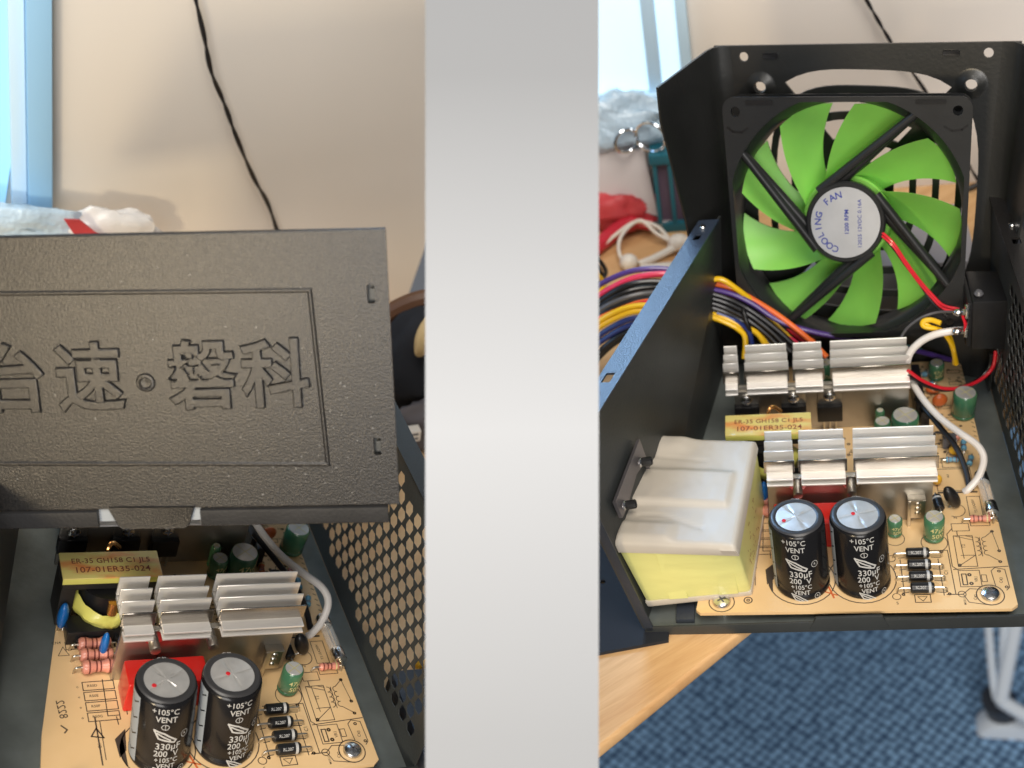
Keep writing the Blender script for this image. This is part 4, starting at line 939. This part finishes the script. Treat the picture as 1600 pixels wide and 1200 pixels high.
for q in range(4):
    a = R_(90 * q); c_, s_ = math.cos(a), math.sin(a)
    rot = lambda x, y: (x * c_ - y * s_, x * s_ + y * c_)
    m = MB()
    for (x0, y0, x1, y1, w0, w1, ct, cb) in ((-13.5, 15.4, 39.5, 56.0, 2.5, 2.1, -.4, -3.0), (-11, 13.0, 39.5, 56.0, 3.2, 1.4, -3.0, -6.4)):
        p0 = Vector(rot(x0, y0)); p1 = Vector(rot(x1, y1)); d = (p1 - p0).normalized(); nn = Vector((-d.y, d.x))
        S = [(-1, 0), (-.87, .5), (-.5, .87), (0, 1), (.5, .87), (.87, .5), (1, 0)]
        vs = [];
        for p, w_ in ((p0, w0), (p1, w1)):
            for u, v in S: vs.append(ff((p.x + nn.x * u * w_, p.y + nn.y * u * w_, cb + (ct - cb) * v)))
        fs = [(i, i + 1, i + 8, i + 7) for i in range(6)] + [(0, 7, 13, 6), tuple(range(7)), tuple(range(13, 6, -1))]
        m.add(vs, fs)
    m.build('strut', 'fan_black', fan, ang=50)
def blade(k):
    nr, na = 12, 8; top = []; off = R_(-40 * k)
    for i in range(nr + 1):
        t = i / nr; r = 21.5 + (56.4 - 21.5) * t
        aL = R_(163 - 38 * t ** .62); aR = R_(118 - 21 * t ** 1.15)
        for j in range(na + 1):
            s = j / na; a = aL + (aR - aL) * s + off
            rr = r + (1.2 * math.sin(s * math.pi) * t)
            c = -8.5 - 11.5 * s - 1.6 * math.sin(s * math.pi) + 1.5 * t
            top.append((rr * math.cos(a), rr * math.sin(a), c))
    W_ = na + 1; N_ = len(top)
    vs = [ff(p) for p in top] + [ff((x, y, c - 1.5)) for x, y, c in top]; fs = []
    for i in range(nr):
        for j in range(na):
            a = i * W_ + j; fs.append((a, a + 1, a + W_ + 1, a + W_)); fs.append((N_ + a, N_ + a + W_, N_ + a + W_ + 1, N_ + a + 1))
    for i in range(nr):
        a = i * W_; fs.append((a, a + W_, a + W_ + N_, a + N_)); a = i * W_ + na; fs.append((a + W_, a, a + N_, a + W_ + N_))
    for j in range(na):
        fs.append((j + 1, j, j + N_, j + 1 + N_)); a = nr * W_ + j; fs.append((a, a + 1, a + 1 + N_, a + N_))
    MB().add(vs, fs).build('blade', 'blade_green', fan, ang=50)
for k in range(9): blade(k)
tm = MB()
word = 'COOLING FAN'
for i, ch in enumerate(word):
    if ch == ' ': continue
    vs, fs = text2d(ch, 4.7, 0, .06); th = R_(248 - i * 14.3 - (2 if i > 7 else 0)); rot_ = th - R_(90)
    c_, s_ = math.cos(rot_), math.sin(rot_); cx, cy = 13.9 * math.cos(th), 13.9 * math.sin(th)
    tm.add([ff((cx + x * c_ - y * s_, cy + x * s_ + y * c_, -.42)) for x, y, _ in vs], fs)
for body, size, x0, y0, b in (('1200 RPM', 2.9, .8, .4, .07), ('12025 12VDC 0.16A', 2.75, 7.4, -.6, .02)):
    vs, fs = text2d(body, size, 0, b, spacing=1.05)
    tm.add([ff((x0 - y, y0 + x, -.42)) for x, y, _ in vs], fs)
tm.build('label_print', 'label_blue', fan, smooth=False)
for mt, o1 in (('w_red', 0), ('w_red', 1.7)):
    S = [ff(p) for p in ((17.5, -4.5 - o1, -1.5), (24, -10 - o1, .4), (30, -19 - o1, .8), (37, -29 - o1, .6), (44, -37.5 - o1, .8), (50, -43.5 - o1, 1.0), (58, -46 - o1, .2))]
    MB().tube(S, .58, 8, 6).build('fan_wire', mt, fan)
S = [ff(p) for p in ((17.5, -6, -1.8), (24, -13, -1.0), (30, -21.5, -.6), (37, -31, -.6), (44, -41.5, .2), (52, -50, 0))]
MB().tube(S, .6, 8, 6).build('fan_wire', 'w_black', fan)

# ---- mains inlet block with soldered tabs
il = thing('R', 'mains_inlet', (132, 118, 40), 'black moulded inlet block with soldered silver tabs at the back right corner', 'power inlet')
MB().hexa([(124.8, 108, 41), (139.2, 108, 40), (138.5, 130, 40), (124.8, 130, 41), (124.2, 108, 65), (138.6, 108, 64.6), (137.9, 130, 64), (124, 130, 65)]).build('housing', 'black_plastic', il, bevel=.8, seg=2)
MB().box(122.6, 124.9, 108.6, 128, 42, 64).build('face_plate', 'black_plastic', il, bevel=.4)
for z, y in ((60.4, 108), (50.8, 108)):
    q = MB().box(117.4, 123.2, y - 1, y + 1, z - 1.0, z + .8).build('terminal_tab', 'tin', il, bevel=.3)
    MB().ball((118.8, y - .4, z + .2), 2.2, 1.6, 1.4, 12, 8).build('solder_blob', 'zinc', q)
    MB().box(121.4, 123.0, y - 1.6, y + 1.6, z - 2.4, z + 2.6).build('tab_base', 'zinc', q, bevel=.3)
MB().lathe((127, 112, 65.5), (0, 0, 1), [(1.6, 0), (1.9, .8), (1.2, 2.0), (.2, 2.4)], 14).build('knob', 'w_grey', il)
MB().tube([(120.5, 107.4, 59), (121.6, 106.8, 55), (121.6, 107, 51.5)], .55, 8, 4).build('jumper_wire', 'w_red', il)

# ---- yellow taped block
yb = thing('R', 'taped_transformer', (12, 30, 6), 'big pale yellow taped block with a beige top at the left of the circuit board', 'transformer')
bot = [Vector(p) for p in ((-6.7, 1.8, 5.6), (33.3, 6.9, 5.6), (39.6, 55.6, 5.6), (-2.0, 60.0, 5.6))]
topc = [Vector(p) for p in ((-16.2, 2.0, 42), (29.1, -2.5, 42), (36.9, 56.3, 42), (-3.9, 61, 42))]
cen = lambda L: sum(L, Vector()) / 4
def lay(t, grow=0):
    L = [b.lerp(a, t) for a, b in zip(topc, bot)]; c = cen(L); return [c + (p - c) * (1 + grow) for p in L]
MB().hexa(lay(.06, -.01) + lay(.88, -.005)).build('tape_body', 'block_yellow', yb, bevel=2.0, seg=4)
MB().hexa(lay(0, 0) + lay(.09, .004)).build('bottom_skirt', 'block_cap', yb, bevel=.8)
n = 56; m = MB(); vs = []; fs = []
T = lay(1.0, .0)
def bump(u, v):
    h = 0.0
    sm_ = lambda e0, e1, x: max(0, min(1, (x - e0) / (e1 - e0))) ** 2 * (3 - 2 * max(0, min(1, (x - e0) / (e1 - e0))))
    h += 1.5 * sm_(.0, .03, u) * (1 - sm_(.84, .89, u)) * sm_(.33, .38, v) * (1 - sm_(.64, .69, v))
    h += 1.0 * (1 - sm_(.40, .52, u)) * (1 - sm_(.16, .20, v)) * sm_(.02, .06, v)
    h += 1.3 * (1 - sm_(.28, .48, u)) * sm_(.80, .92, v)
    h += .25 * noise.noise(Vector((u * 5, v * 5, 2))) - .45 * max(0, 1 - abs(v - .20 - .05 * math.sin(u * 6)) / .02) * (u < .7) - .35 * max(0, 1 - abs(v - .80 + .06 * u) / .02) * (u < .6) + .10 * noise.noise(Vector((u * 14, v * 14, 5)))
    e = min(u, 1 - u, v, 1 - v); h -= 1.9 * (1 - min(1, e / .035)) ** 2
    return h
for i in range(n + 1):
    for j in range(n + 1):
        u, v = j / n, i / n; p = T[0].lerp(T[1], u).lerp(T[3].lerp(T[2], u), v); vs.append(p + Vector((0, 0, bump(u, v))))
W_ = n + 1
for i in range(n):
    for j in range(n): a = i * W_ + j; fs.append((a, a + 1, a + W_ + 1, a + W_))
edge = [j for j in range(n)] + [i * W_ + n for i in range(n)] + [n * W_ + n - j for j in range(n)] + [(n - i) * W_ for i in range(n)]
b0 = len(vs)
LB = lay(.85, .012); cT = cen(T)
for e in edge:
    p = vs[e]; i, j = divmod(e, W_); u, v = j / n, i / n; q = LB[0].lerp(LB[1], u).lerp(LB[3].lerp(LB[2], u), v); vs.append(q)
m_ = len(edge)
for k in range(m_): fs.append((edge[k], b0 + k, b0 + (k + 1) % m_, edge[(k + 1) % m_]))
fs.append(tuple(b0 + k for k in range(m_)))
m.add(vs, fs).build('beige_cap', 'block_cap', yb, weld=True, ang=50)
bk = MB().slab([(-17.8, 26, 42.5), (-13.4, 13.6, 41.5), (-11.4, 17, 41.0), (-12, 26, 43), (-8.2, 40, 43.6), (-8.8, 46, 44)][:4], (0, 0, .9)) if False else MB()
pts = [(-15.3, 9.6, 54.8), (-13.6, 9.6, 46.4), (-12.2, 14.6, 46.4), (-9.0, 29.3, 50.0), (-6.2, 38.1, 48.4), (-4.9, 39.6, 42.5), (-7.5, 39.4, 58.9)]
vs = [Vector(p) for p in pts] + [Vector(p) + Vector((1.2, 0, .3)) for p in pts]; k = len(pts)
bk.add(vs, [tuple(range(k)), tuple(k + i for i in reversed(range(k)))] + [(i, (i + 1) % k, k + (i + 1) % k, k + i) for i in range(k)]); bk.build('steel_bracket', 'bracket', yb)
for x, y, z in ((-6.4, 34.9, 51.2), (-11.6, 14.2, 48.6)):
    q = MB().lathe((x - .6, y, z), (1, .1, .1), [(1.9, -.6), (2.2, .2), (1.5, .9)], 16).build('washer', 'zinc', yb)
    MB().lathe((x + .4, y, z), (1, .1, .1), [(1.6, 0), (1.75, .4), (1.75, 3.6), (1.3, 4.1), (.6, 4.0), (.5, 3.2)], 8).build('bolt', 'black_plastic', q)
sm = MB(); rs = random.Random(4)
for k in range(26):      # brown print down the right face
    u, t_ = rs.uniform(.16, .62), rs.uniform(.2, .72); q = lay(t_); p = q[1].lerp(q[2], u) + Vector((.35, 0, 0)); L_ = rs.uniform(.6, 2.6)
    d = (q[2] - q[1]).normalized(); up = (lay(t_ + .1)[1] - q[1]).normalized()
    a = d * L_ if k % 2 else up * L_; b = (up if k % 2 else d) * rs.uniform(.3, .6)
    sm.add([p, p + a, p + a + b, p + b], [(0, 1, 2, 3)])
sm.build('side_print', 'screen_text', yb, smooth=False)
for t0, t1, u in ((.10, .86, .24), (.10, .86, .71)):      # overlapping tape edges on the front face
    q0, q1 = lay(t0), lay(t1); a, b = q0[0].lerp(q0[1], u), q1[0].lerp(q1[1], u + .08); m = MB(); w_ = Vector((7, .6, 0)); o_ = Vector((0, -.35, 0))
    m.add([a + o_, a + w_ + o_, b + w_ * .9 + o_, b + o_, a - o_, a + w_ - o_, b + w_ * .9 - o_, b - o_], [(0, 1, 2, 3), (7, 6, 5, 4), (0, 3, 7, 4), (1, 5, 6, 2)]); m.build('tape_strip', 'block_yellow', yb)

# ---- wiring
W_H = [
    ('w_orange', 1.25, [(15.6, 146.0, 56.1), (25.9, 144.0, 54.6), (34.8, 142.0, 49.9), (47.4, 137.0, 42.6), (59.3, 131.0, 34.0), (67.6, 124.0, 27.9)]),
    ('w_yellow', 1.25, [(15.8, 143.0, 57.8), (23.5, 142.0, 60.0), (30.6, 141.0, 54.7), (35.9, 141.0, 48.8), (43.2, 140.0, 40.6), (53.8, 136.0, 29.5)]),
    ('w_purple', 1.2, [(15.6, 143.0, 55.1), (27.2, 141.0, 52.9), (36.6, 139.0, 48.1), (47.3, 136.0, 40.5), (59.5, 134.0, 35.6), (75.7, 132.0, 31.8), (97.5, 134.0, 24.2), (108.9, 138.0, 17.2), (123.8, 142.0, 8.0)]),
    ('w_teal', 1.1, [(29.7, 146.0, 47.7), (43.4, 146.0, 40.4), (54.2, 143.0, 34.1), (70.6, 140.0, 27.8), (84.2, 138.0, 26.3), (98.2, 136.0, 23.7), (109.0, 139.0, 17.1)]),
    ('w_pink', 1.2, [(24.1, 147.0, 48.8), (36.4, 145.0, 41.7), (45.8, 140.0, 35.2), (53.8, 135.0, 29.5), (59.5, 128.0, 26.0)]),
    ('w_red', 1.25, [(24.1, 146.0, 48.1), (39.1, 144.0, 40.8), (49.1, 139.0, 35.7), (58.2, 133.0, 30.8), (63.4, 128.0, 25.8)]),
    ('w_orange', 1.2, [(26.7, 148.0, 45.1), (41.9, 145.0, 39.2), (54.1, 139.0, 33.6), (61.5, 133.0, 30.5), (66.6, 127.0, 26.3)]),
    ('w_black', 1.2, [(15.7, 140.0, 55.5), (25.8, 139.0, 51.7), (34.6, 138.0, 46.2), (45.8, 134.0, 37.9), (56.3, 128.0, 29.1)]),
    ('w_black', 1.2, [(15.5, 140.0, 53.1), (25.6, 139.0, 49.2), (34.5, 138.0, 43.4), (44.3, 134.0, 35.9), (52.4, 128.0, 28.6)]),
    ('w_black', 1.2, [(15.4, 140.0, 50.6), (24.6, 139.0, 46.9), (33.5, 138.0, 41.0), (42.8, 134.0, 33.9), (49.7, 128.0, 28.1)]),
    ('w_black', 1.2, [(15.2, 140.0, 48.2), (24.5, 139.0, 44.4), (32.0, 138.0, 39.4), (41.1, 134.0, 32.5), (46.9, 128.0, 27.5)]),
    ('w_grey', 1.2, [(15.3, 144.0, 51.3), (25.4, 144.0, 47.0), (34.4, 142.0, 41.9), (47.0, 137.0, 32.7), (54.6, 130.0, 26.2)]),
    ('w_black', 1.2, [(14.9, 142.0, 44.7), (23.7, 141.0, 41.6), (31.9, 139.0, 36.5), (39.9, 134.0, 31.2), (44.7, 128.0, 27.7)]),
    ('w_yellow', 1.25, [(15.5, 140.0, 44.3), (23.8, 138.0, 42.1), (30.6, 136.0, 38.8), (37.9, 133.0, 36.4), (42.1, 128.0, 31.4)]),
    ('w_yellow', 1.25, [(15.5, 138.0, 44.4), (23.2, 136.0, 41.8), (29.7, 134.0, 38.6), (32.9, 131.0, 35.4), (32.1, 127.0, 27.1)]),
    ('w_yellow', 1.25, [(15.3, 141.0, 42.2), (23.6, 139.0, 39.9), (34.1, 136.0, 37.2), (40.0, 133.0, 33.4), (44.1, 128.0, 28.4)]),
    ('w_blue', 1.1, [(21.1, 139.0, 44.3), (29.3, 137.0, 40.3), (34.6, 133.0, 37.3), (35.9, 128.0, 30.4)]),
]
W_O = [
    ('w_purple', 1.25, [(14.7, 146.0, 54.4), (6.8, 146.0, 61.2), (-1.5, 147.0, 63.9), (-15.7, 147.0, 63.6), (-30.7, 146.0, 57.7), (-44.8, 144.0, 48.1)]),
    ('w_pink', 1.4, [(14.5, 146.0, 52.3), (5.4, 144.0, 60.6), (-1.4, 144.0, 63.2), (-15.7, 144.0, 61.5), (-30.8, 143.0, 54.3), (-44.8, 140.0, 45.7)]),
    ('w_black', 1.4, [(14.6, 144.0, 52.4), (3.9, 142.0, 58.7), (-7.2, 142.0, 60.9), (-18.6, 141.0, 59.7), (-30.8, 140.0, 52.9), (-45.1, 138.0, 41.8)]),
    ('w_black', 1.3, [(14.4, 144.0, 50.3), (2.3, 142.0, 56.8), (-8.9, 142.0, 57.9), (-20.3, 140.0, 56.7), (-31.0, 139.0, 50.5), (-45.4, 137.0, 38.9)]),
    ('w_grey', 1.3, [(14.4, 142.0, 50.3), (0.8, 140.0, 55.5), (-10.4, 140.0, 56.0), (-21.9, 138.0, 54.4), (-32.5, 137.0, 48.8), (-45.5, 135.0, 36.8)]),
    ('w_black', 1.3, [(14.3, 142.0, 48.9), (-0.6, 138.0, 54.3), (-11.9, 138.0, 54.4), (-23.5, 137.0, 51.7), (-34.2, 136.0, 46.1), (-45.8, 135.0, 35.0)]),
    ('w_orange', 1.2, [(14.2, 142.0, 47.5), (-0.6, 137.0, 53.6), (-11.0, 137.0, 54.0), (-22.1, 136.0, 51.0), (-31.1, 135.0, 47.4), (-44.9, 133.0, 40.1)]),
    ('w_red', 1.2, [(14.1, 142.0, 46.1), (-0.6, 136.0, 52.9), (-11.9, 136.0, 53.7), (-25.1, 135.0, 49.1), (-34.1, 134.0, 45.5), (-45.2, 132.0, 37.2)]),
    ('w_yellow', 1.3, [(14.2, 140.0, 46.9), (-2.0, 134.0, 52.4), (-11.7, 134.0, 54.1), (-21.7, 133.0, 52.4), (-32.4, 132.0, 46.5), (-45.3, 130.0, 35.1)]),
    ('w_yellow', 1.3, [(14.1, 140.0, 45.5), (-2.3, 134.0, 48.9), (-13.3, 133.0, 51.8), (-23.5, 132.0, 49.1), (-34.2, 131.0, 42.7), (-45.8, 129.0, 30.4)]),
    ('w_blue', 1.3, [(14.0, 140.0, 44.1), (-3.8, 133.0, 47.7), (-15.0, 132.0, 48.8), (-25.3, 131.0, 45.0), (-34.7, 130.0, 38.1), (-46.6, 128.0, 23.8)]),
    ('w_blue', 1.3, [(14.0, 140.0, 43.4), (-5.3, 132.0, 46.4), (-16.7, 131.0, 45.8), (-27.2, 130.0, 40.8), (-36.8, 129.0, 32.8), (-47.5, 127.0, 17.1)]),
    ('w_black', 1.3, [(13.9, 140.0, 42.7), (-6.9, 131.0, 44.4), (-19.0, 130.0, 42.4), (-29.0, 128.0, 36.7), (-38.9, 127.0, 26.0)]),
    ('w_black', 1.4, [(13.6, 144.0, 39.7), (-8.8, 134.0, 40.2), (-22.1, 133.0, 36.8), (-32.1, 131.0, 29.5), (-41.7, 130.0, 18.1)]),
]
W_E = [
    ('w_yellow', 1.2, [(-51.2, 205.0, 20.0), (-41.9, 210.0, 19.7), (-38.8, 212.0, 14.2), (-39.7, 210.0, 10.9), (-47.8, 205.0, 7.9)]),
    ('w_black', 1.2, [(-50.4, 212.0, 30.7), (-42.1, 216.0, 26.6), (-37.7, 216.0, 20.0), (-38.1, 214.0, 15.9), (-46.0, 208.0, 11.6)]),
    ('w_black', 1.1, [(-51.0, 212.0, 26.1), (-43.2, 214.0, 24.9), (-39.6, 214.0, 19.1), (-40.3, 212.0, 12.7), (-49.6, 206.0, 7.3)]),
]
W_Y = [
    ('w_grey', 0.55, [(97.2, 118.0, 39.7), (100.3, 117.0, 47.0), (105.7, 116.0, 52.7), (112.0, 116.0, 54.9), (117.9, 110.0, 59.2)]),
    ('w_yellow', 1.1, [(112.9, 112.0, 52.2), (109.3, 114.0, 52.6), (106.3, 114.0, 52.2), (106.5, 113.0, 50.3), (113.1, 113.0, 47.8), (117.6, 114.0, 40.1), (121.0, 120.0, 24.2)]),
    ('w_yellow', 0.9, [(106.8, 114.0, 51.1), (110.6, 113.0, 48.7), (115.9, 114.0, 45.6), (118.9, 115.0, 36.2), (120.4, 121.0, 23.5)]),
    ('w_white', 1.55, [(122.8, 110.0, 49.5), (117.8, 110.0, 49.5), (110.3, 110.0, 48.0), (104.3, 110.0, 44.1), (100.2, 109.0, 38.3), (98.7, 107.0, 28.4)]),
    ('w_red', 0.55, [(120.8, 109.0, 58.1), (121.9, 109.0, 54.8), (123.1, 109.0, 51.5)]),
]
W_F = [
    ('w_red', 0.8, [(137.5, 124.0, 27.0), (136.2, 121.0, 20.4), (130.4, 117.0, 16.9), (121.9, 112.0, 17.3), (113.5, 108.0, 21.1), (105.2, 105.0, 28.2), (99.2, 103.0, 35.7)]),
    ('w_black', 0.85, [(136.0, 124.0, 25.7), (134.8, 122.0, 19.0), (129.0, 118.0, 15.5), (121.5, 113.0, 16.5), (113.5, 108.0, 20.0), (105.8, 105.0, 26.1), (99.2, 103.0, 33.0)]),
]
hs = thing('R', 'cable_bundle', (14, 142, 47), 'bundle of coloured wires tied together entering through the left wall of the box', 'cable bundle')
for c, r, p in W_H: MB().tube(p, r, 9, 7).build('wire', c, hs)
for c, r, p in W_O: MB().tube(p, r, 9, 7).build('wire', c, hs)
g = MB()
for k in range(24):
    pass
g.lathe((11.8, 142.4, 47), (1, -.18, 0), [(4.6, -2.4), (8.4, -2.4), (8.4, -1.2), (6.4, -.9), (6.4, 1.6), (8.2, 1.8), (8.2, 3.2), (4.6, 3.2)], 24, cap=False)
g.build('grommet', 'black_plastic', hs)
# nylon tie around the bundle
P = []
c0 = Vector((34.5, 138.5, 38.2)); u = Vector((-.25, 0, 1)).normalized(); v = Vector((.1, -1, 0)).normalized()
for i in range(25): a = 2 * math.pi * i / 24; P.append(c0 + u * 8.2 * math.cos(a) + v * 5.4 * math.sin(a))
MB().tube(P, 1.0, 8, 0).build('cable_tie', 'black_plastic', hs, ang=60)
MB().tube([c0 + u * -8 + v * 3, c0 + u * -12 + v * 5, c0 + u * -13 + v * 3], 1.3, 8, 3).build('tie_end', 'black_plastic', hs)
e = thing('R', 'loose_wires', (-50, 210, -3), 'loose black and yellow wire loops at the left edge above the bundle', 'wires')
for c, r, p in W_E: MB().tube(p, r, 9, 7).build('wire', c, e)
y = thing('R', 'inlet_wires', (118, 128, 30), 'white, yellow and thin black wires running from the inlet tabs to the board', 'wires')
for c, r, p in W_Y: MB().tube(p, r, 9, 7).build('wire', c, y)
f_ = thing('R', 'fan_lead', (120, 115, 10), 'red and black pair of wires looping low behind the heatsink at the right', 'wires')
for c, r, p in W_F: MB().tube(p, r, 9, 7).build('wire', c, f_)

# ================================================================== LEFT: embossed cover held over the box
LO = Vector((-25.0, 64.9, 69.3)); LU = Vector((.867, -.358, .347)); LV = Vector((-.196, .397, .897)); LN = -Vector((.458, .845, -.274))
lf = frame(LO, LU, LV, LN)
lc = thing('L', 'case_cover', (40, 90, 80), 'dark powder coated steel cover with embossed Chinese characters held above the circuit board', 'metal cover')
loops = [[(0, 0), (150, 0), (150, 86), (0, 86)], rrect(143.6, 145.9, 64.2, 70.0, .5), rrect(143.0, 145.2, 16.4, 22.0, .5)]
MB().mapped(plate2d(loops, 1.0), lambda p: lf((p[0], p[1], p[2] - 1.0))).build('side_plate', 'powder', lc, bevel=0, smooth=False)
for cx, cy in ((144.7, 67.1), (144.1, 19.2)): MB().mapped(plate2d([rrect(cx - .3, cx + 1.6, cy - 1.7, cy + 1.5, .3)], .6), lambda p: lf((p[0], p[1], p[2] - 1.2))).build('latch_tongue', 'powder_in', lc)
for cx, cy in ((144.7, 67.1), (144.1, 19.2)): MB().mapped(plate2d([rrect(cx - 2.6, cx + 2.4, cy - 4, cy + 4, .3)], .5), lambda p: lf((p[0], p[1], p[2] - 3.0))).build('slot_backing', 'powder_in', lc)  # dark backing added behind each slot so the opening looks dark
# top bend and the vented side folding away behind
bp_ = [LN * -0.0, LN * -.7 + LV * .7, LN * -1.6 + LV * 1.0]
back = Vector((.372, .778, -.505)).normalized()
q0, q1 = lf((0, 86, 0)), lf((150, 86, 0))
m = MB(); vs = []
prof = [Vector((0, 0, 0)), LV * .5 - LN * .25, LV * .75 - LN * .9, LV * .7 + back * 2.5, LV * .2 + back * 140]
for d in prof: vs += [q0 + d, q1 + d]
for d in reversed(prof): dd = d - LV * 1.0 - LN * .9; vs += [q0 + dd, q1 + dd]
k = len(prof) * 2
m.add(vs, [(2 * i, 2 * i + 1, (2 * i + 3) % (2 * k), (2 * i + 2) % (2 * k)) for i in range(k)]); m.build('top_plate', 'powder', lc)
# raised frame line: a shallow step round the lettering field
def step(loop, w_, h):
    m = MB(); n = len(loop); cx = sum(p[0] for p in loop) / n; cy = sum(p[1] for p in loop) / n
    vs = []
    for k, (o, c) in enumerate(((-w_ / 2, 0.0), (-w_ * .15, h), (w_ * .15, h), (w_ / 2, 0.0))):
        for (x, y) in loop:
            sx = 1 if x > cx else -1; sy = 1 if y > cy else -1; vs.append(lf((x + sx * o, y + sy * o, c + .01)))
    fs = []
    for k in range(3):
        for i in range(n): j = (i + 1) % n; fs.append((k * n + i, k * n + j, (k + 1) * n + j, (k + 1) * n + i))
    return m.add(vs, fs)
step([(16, 16.0), (128.6, 13.6), (126.6, 68.6), (17, 69.6)], 1.5, .42).build('pressed_line', 'powder', lc, ang=10)
# embossed characters
def emboss(body, size, x, y, h=1.0, sx=1.0, bold=.2):
    vs, fs = text2d(body, size, .2, bold, bevel=.42)
    zs = min(v[2] for v in vs); k = max(v[2] for v in vs) - zs
    return [lf((x + a * sx, y + b, (c - zs) / k * h - .02)) for a, b, c in vs], fs
for ch, x in (('台', 35.0), ('速', 58.2), ('磐', 92.4), ('科', 114.6)):
    MB().add(*emboss(ch, 22.5, x, 41.5, h=1.15, sx=.92, bold=.3)).build('embossed_character', 'powder', lc, ang=25)
m = MB(); n = 24; vs = []; fs = []
for r, c in ((3.0, 0), (2.6, .55), (1.9, .62), (1.5, .2), (.05, .1)):
    for i in range(n): a = 2 * math.pi * i / n; vs.append(lf((75 + r * math.cos(a), 41 + r * math.sin(a), c)))
for k in range(4):
    for i in range(n): j = (i + 1) % n; fs.append((k * n + i, k * n + j, (k + 1) * n + j, (k + 1) * n + i))
m.add(vs, fs).build('embossed_dot', 'powder', lc)
# folded lips and centre tab along the lower edge
def lip(x0, x1, name='folded_lip'):
    prof = [(.0, .8), (-.4, 1.6), (-1.4, 1.7), (-5.4, 1.3), (-5.8, .8), (-5.6, .2), (-1.2, .0), (-.2, -.5)]
    m = MB(); vs = [lf((x0, y, c)) for y, c in prof] + [lf((x1, y, c)) for y, c in prof]; n = len(prof)
    m.add(vs, [tuple(range(n)), tuple(n + i for i in reversed(range(n)))] + [(i, (i + 1) % n, n + (i + 1) % n, n + i) for i in range(n)]).build(name, 'powder_lip', lc, bevel=0, ang=30)
lip(0, 55.8); lip(88.0, 146.5)
MB().mapped(plate2d([[(59.5, .6), (86.0, .6), (84.0, -5.4), (82.6, -6.2), (63.4, -6.2), (62.0, -5.4)]], 1.0), lf).build('centre_tab', 'powder', lc, bevel=.2)
MB().mapped(plate2d([[(55.8, .2), (88, .2), (88, -4.4), (55.8, -4.4)]], .6), lambda p: lf((p[0], p[1], p[2] - 1.4))).build('inner_strip', 'cap_grey', lc)
# scattered lint and scratches caught on the coating
sc_ = MB()
for k in range(90):
    a = random.random(); x = random.gauss(124, 16) if a < .7 else random.uniform(20, 146); y = random.gauss(22, 17) if a < .7 else random.uniform(6, 80)
    if not (6 < x < 146 and 3 < y < 84): continue
    ang = random.uniform(0, math.pi); L_ = random.uniform(.08, .4); pts = [(x, y), (x + L_ * math.cos(ang), y + L_ * math.sin(ang)), (x + L_ * 1.5 * math.cos(ang + .7), y + L_ * 1.5 * math.sin(ang + .7))]
    vs, fs = strip2d(pts, random.uniform(.05, .12)); sc_.add([lf((a_, b_, .06)) for a_, b_, _ in vs], fs)
tag(sc_.build('lint', 'cap_print', lc, smooth=False), kind='stuff')

for o in bpy.data.objects:
    for k in ('_s', '_b'):
        if k in o: del o[k]
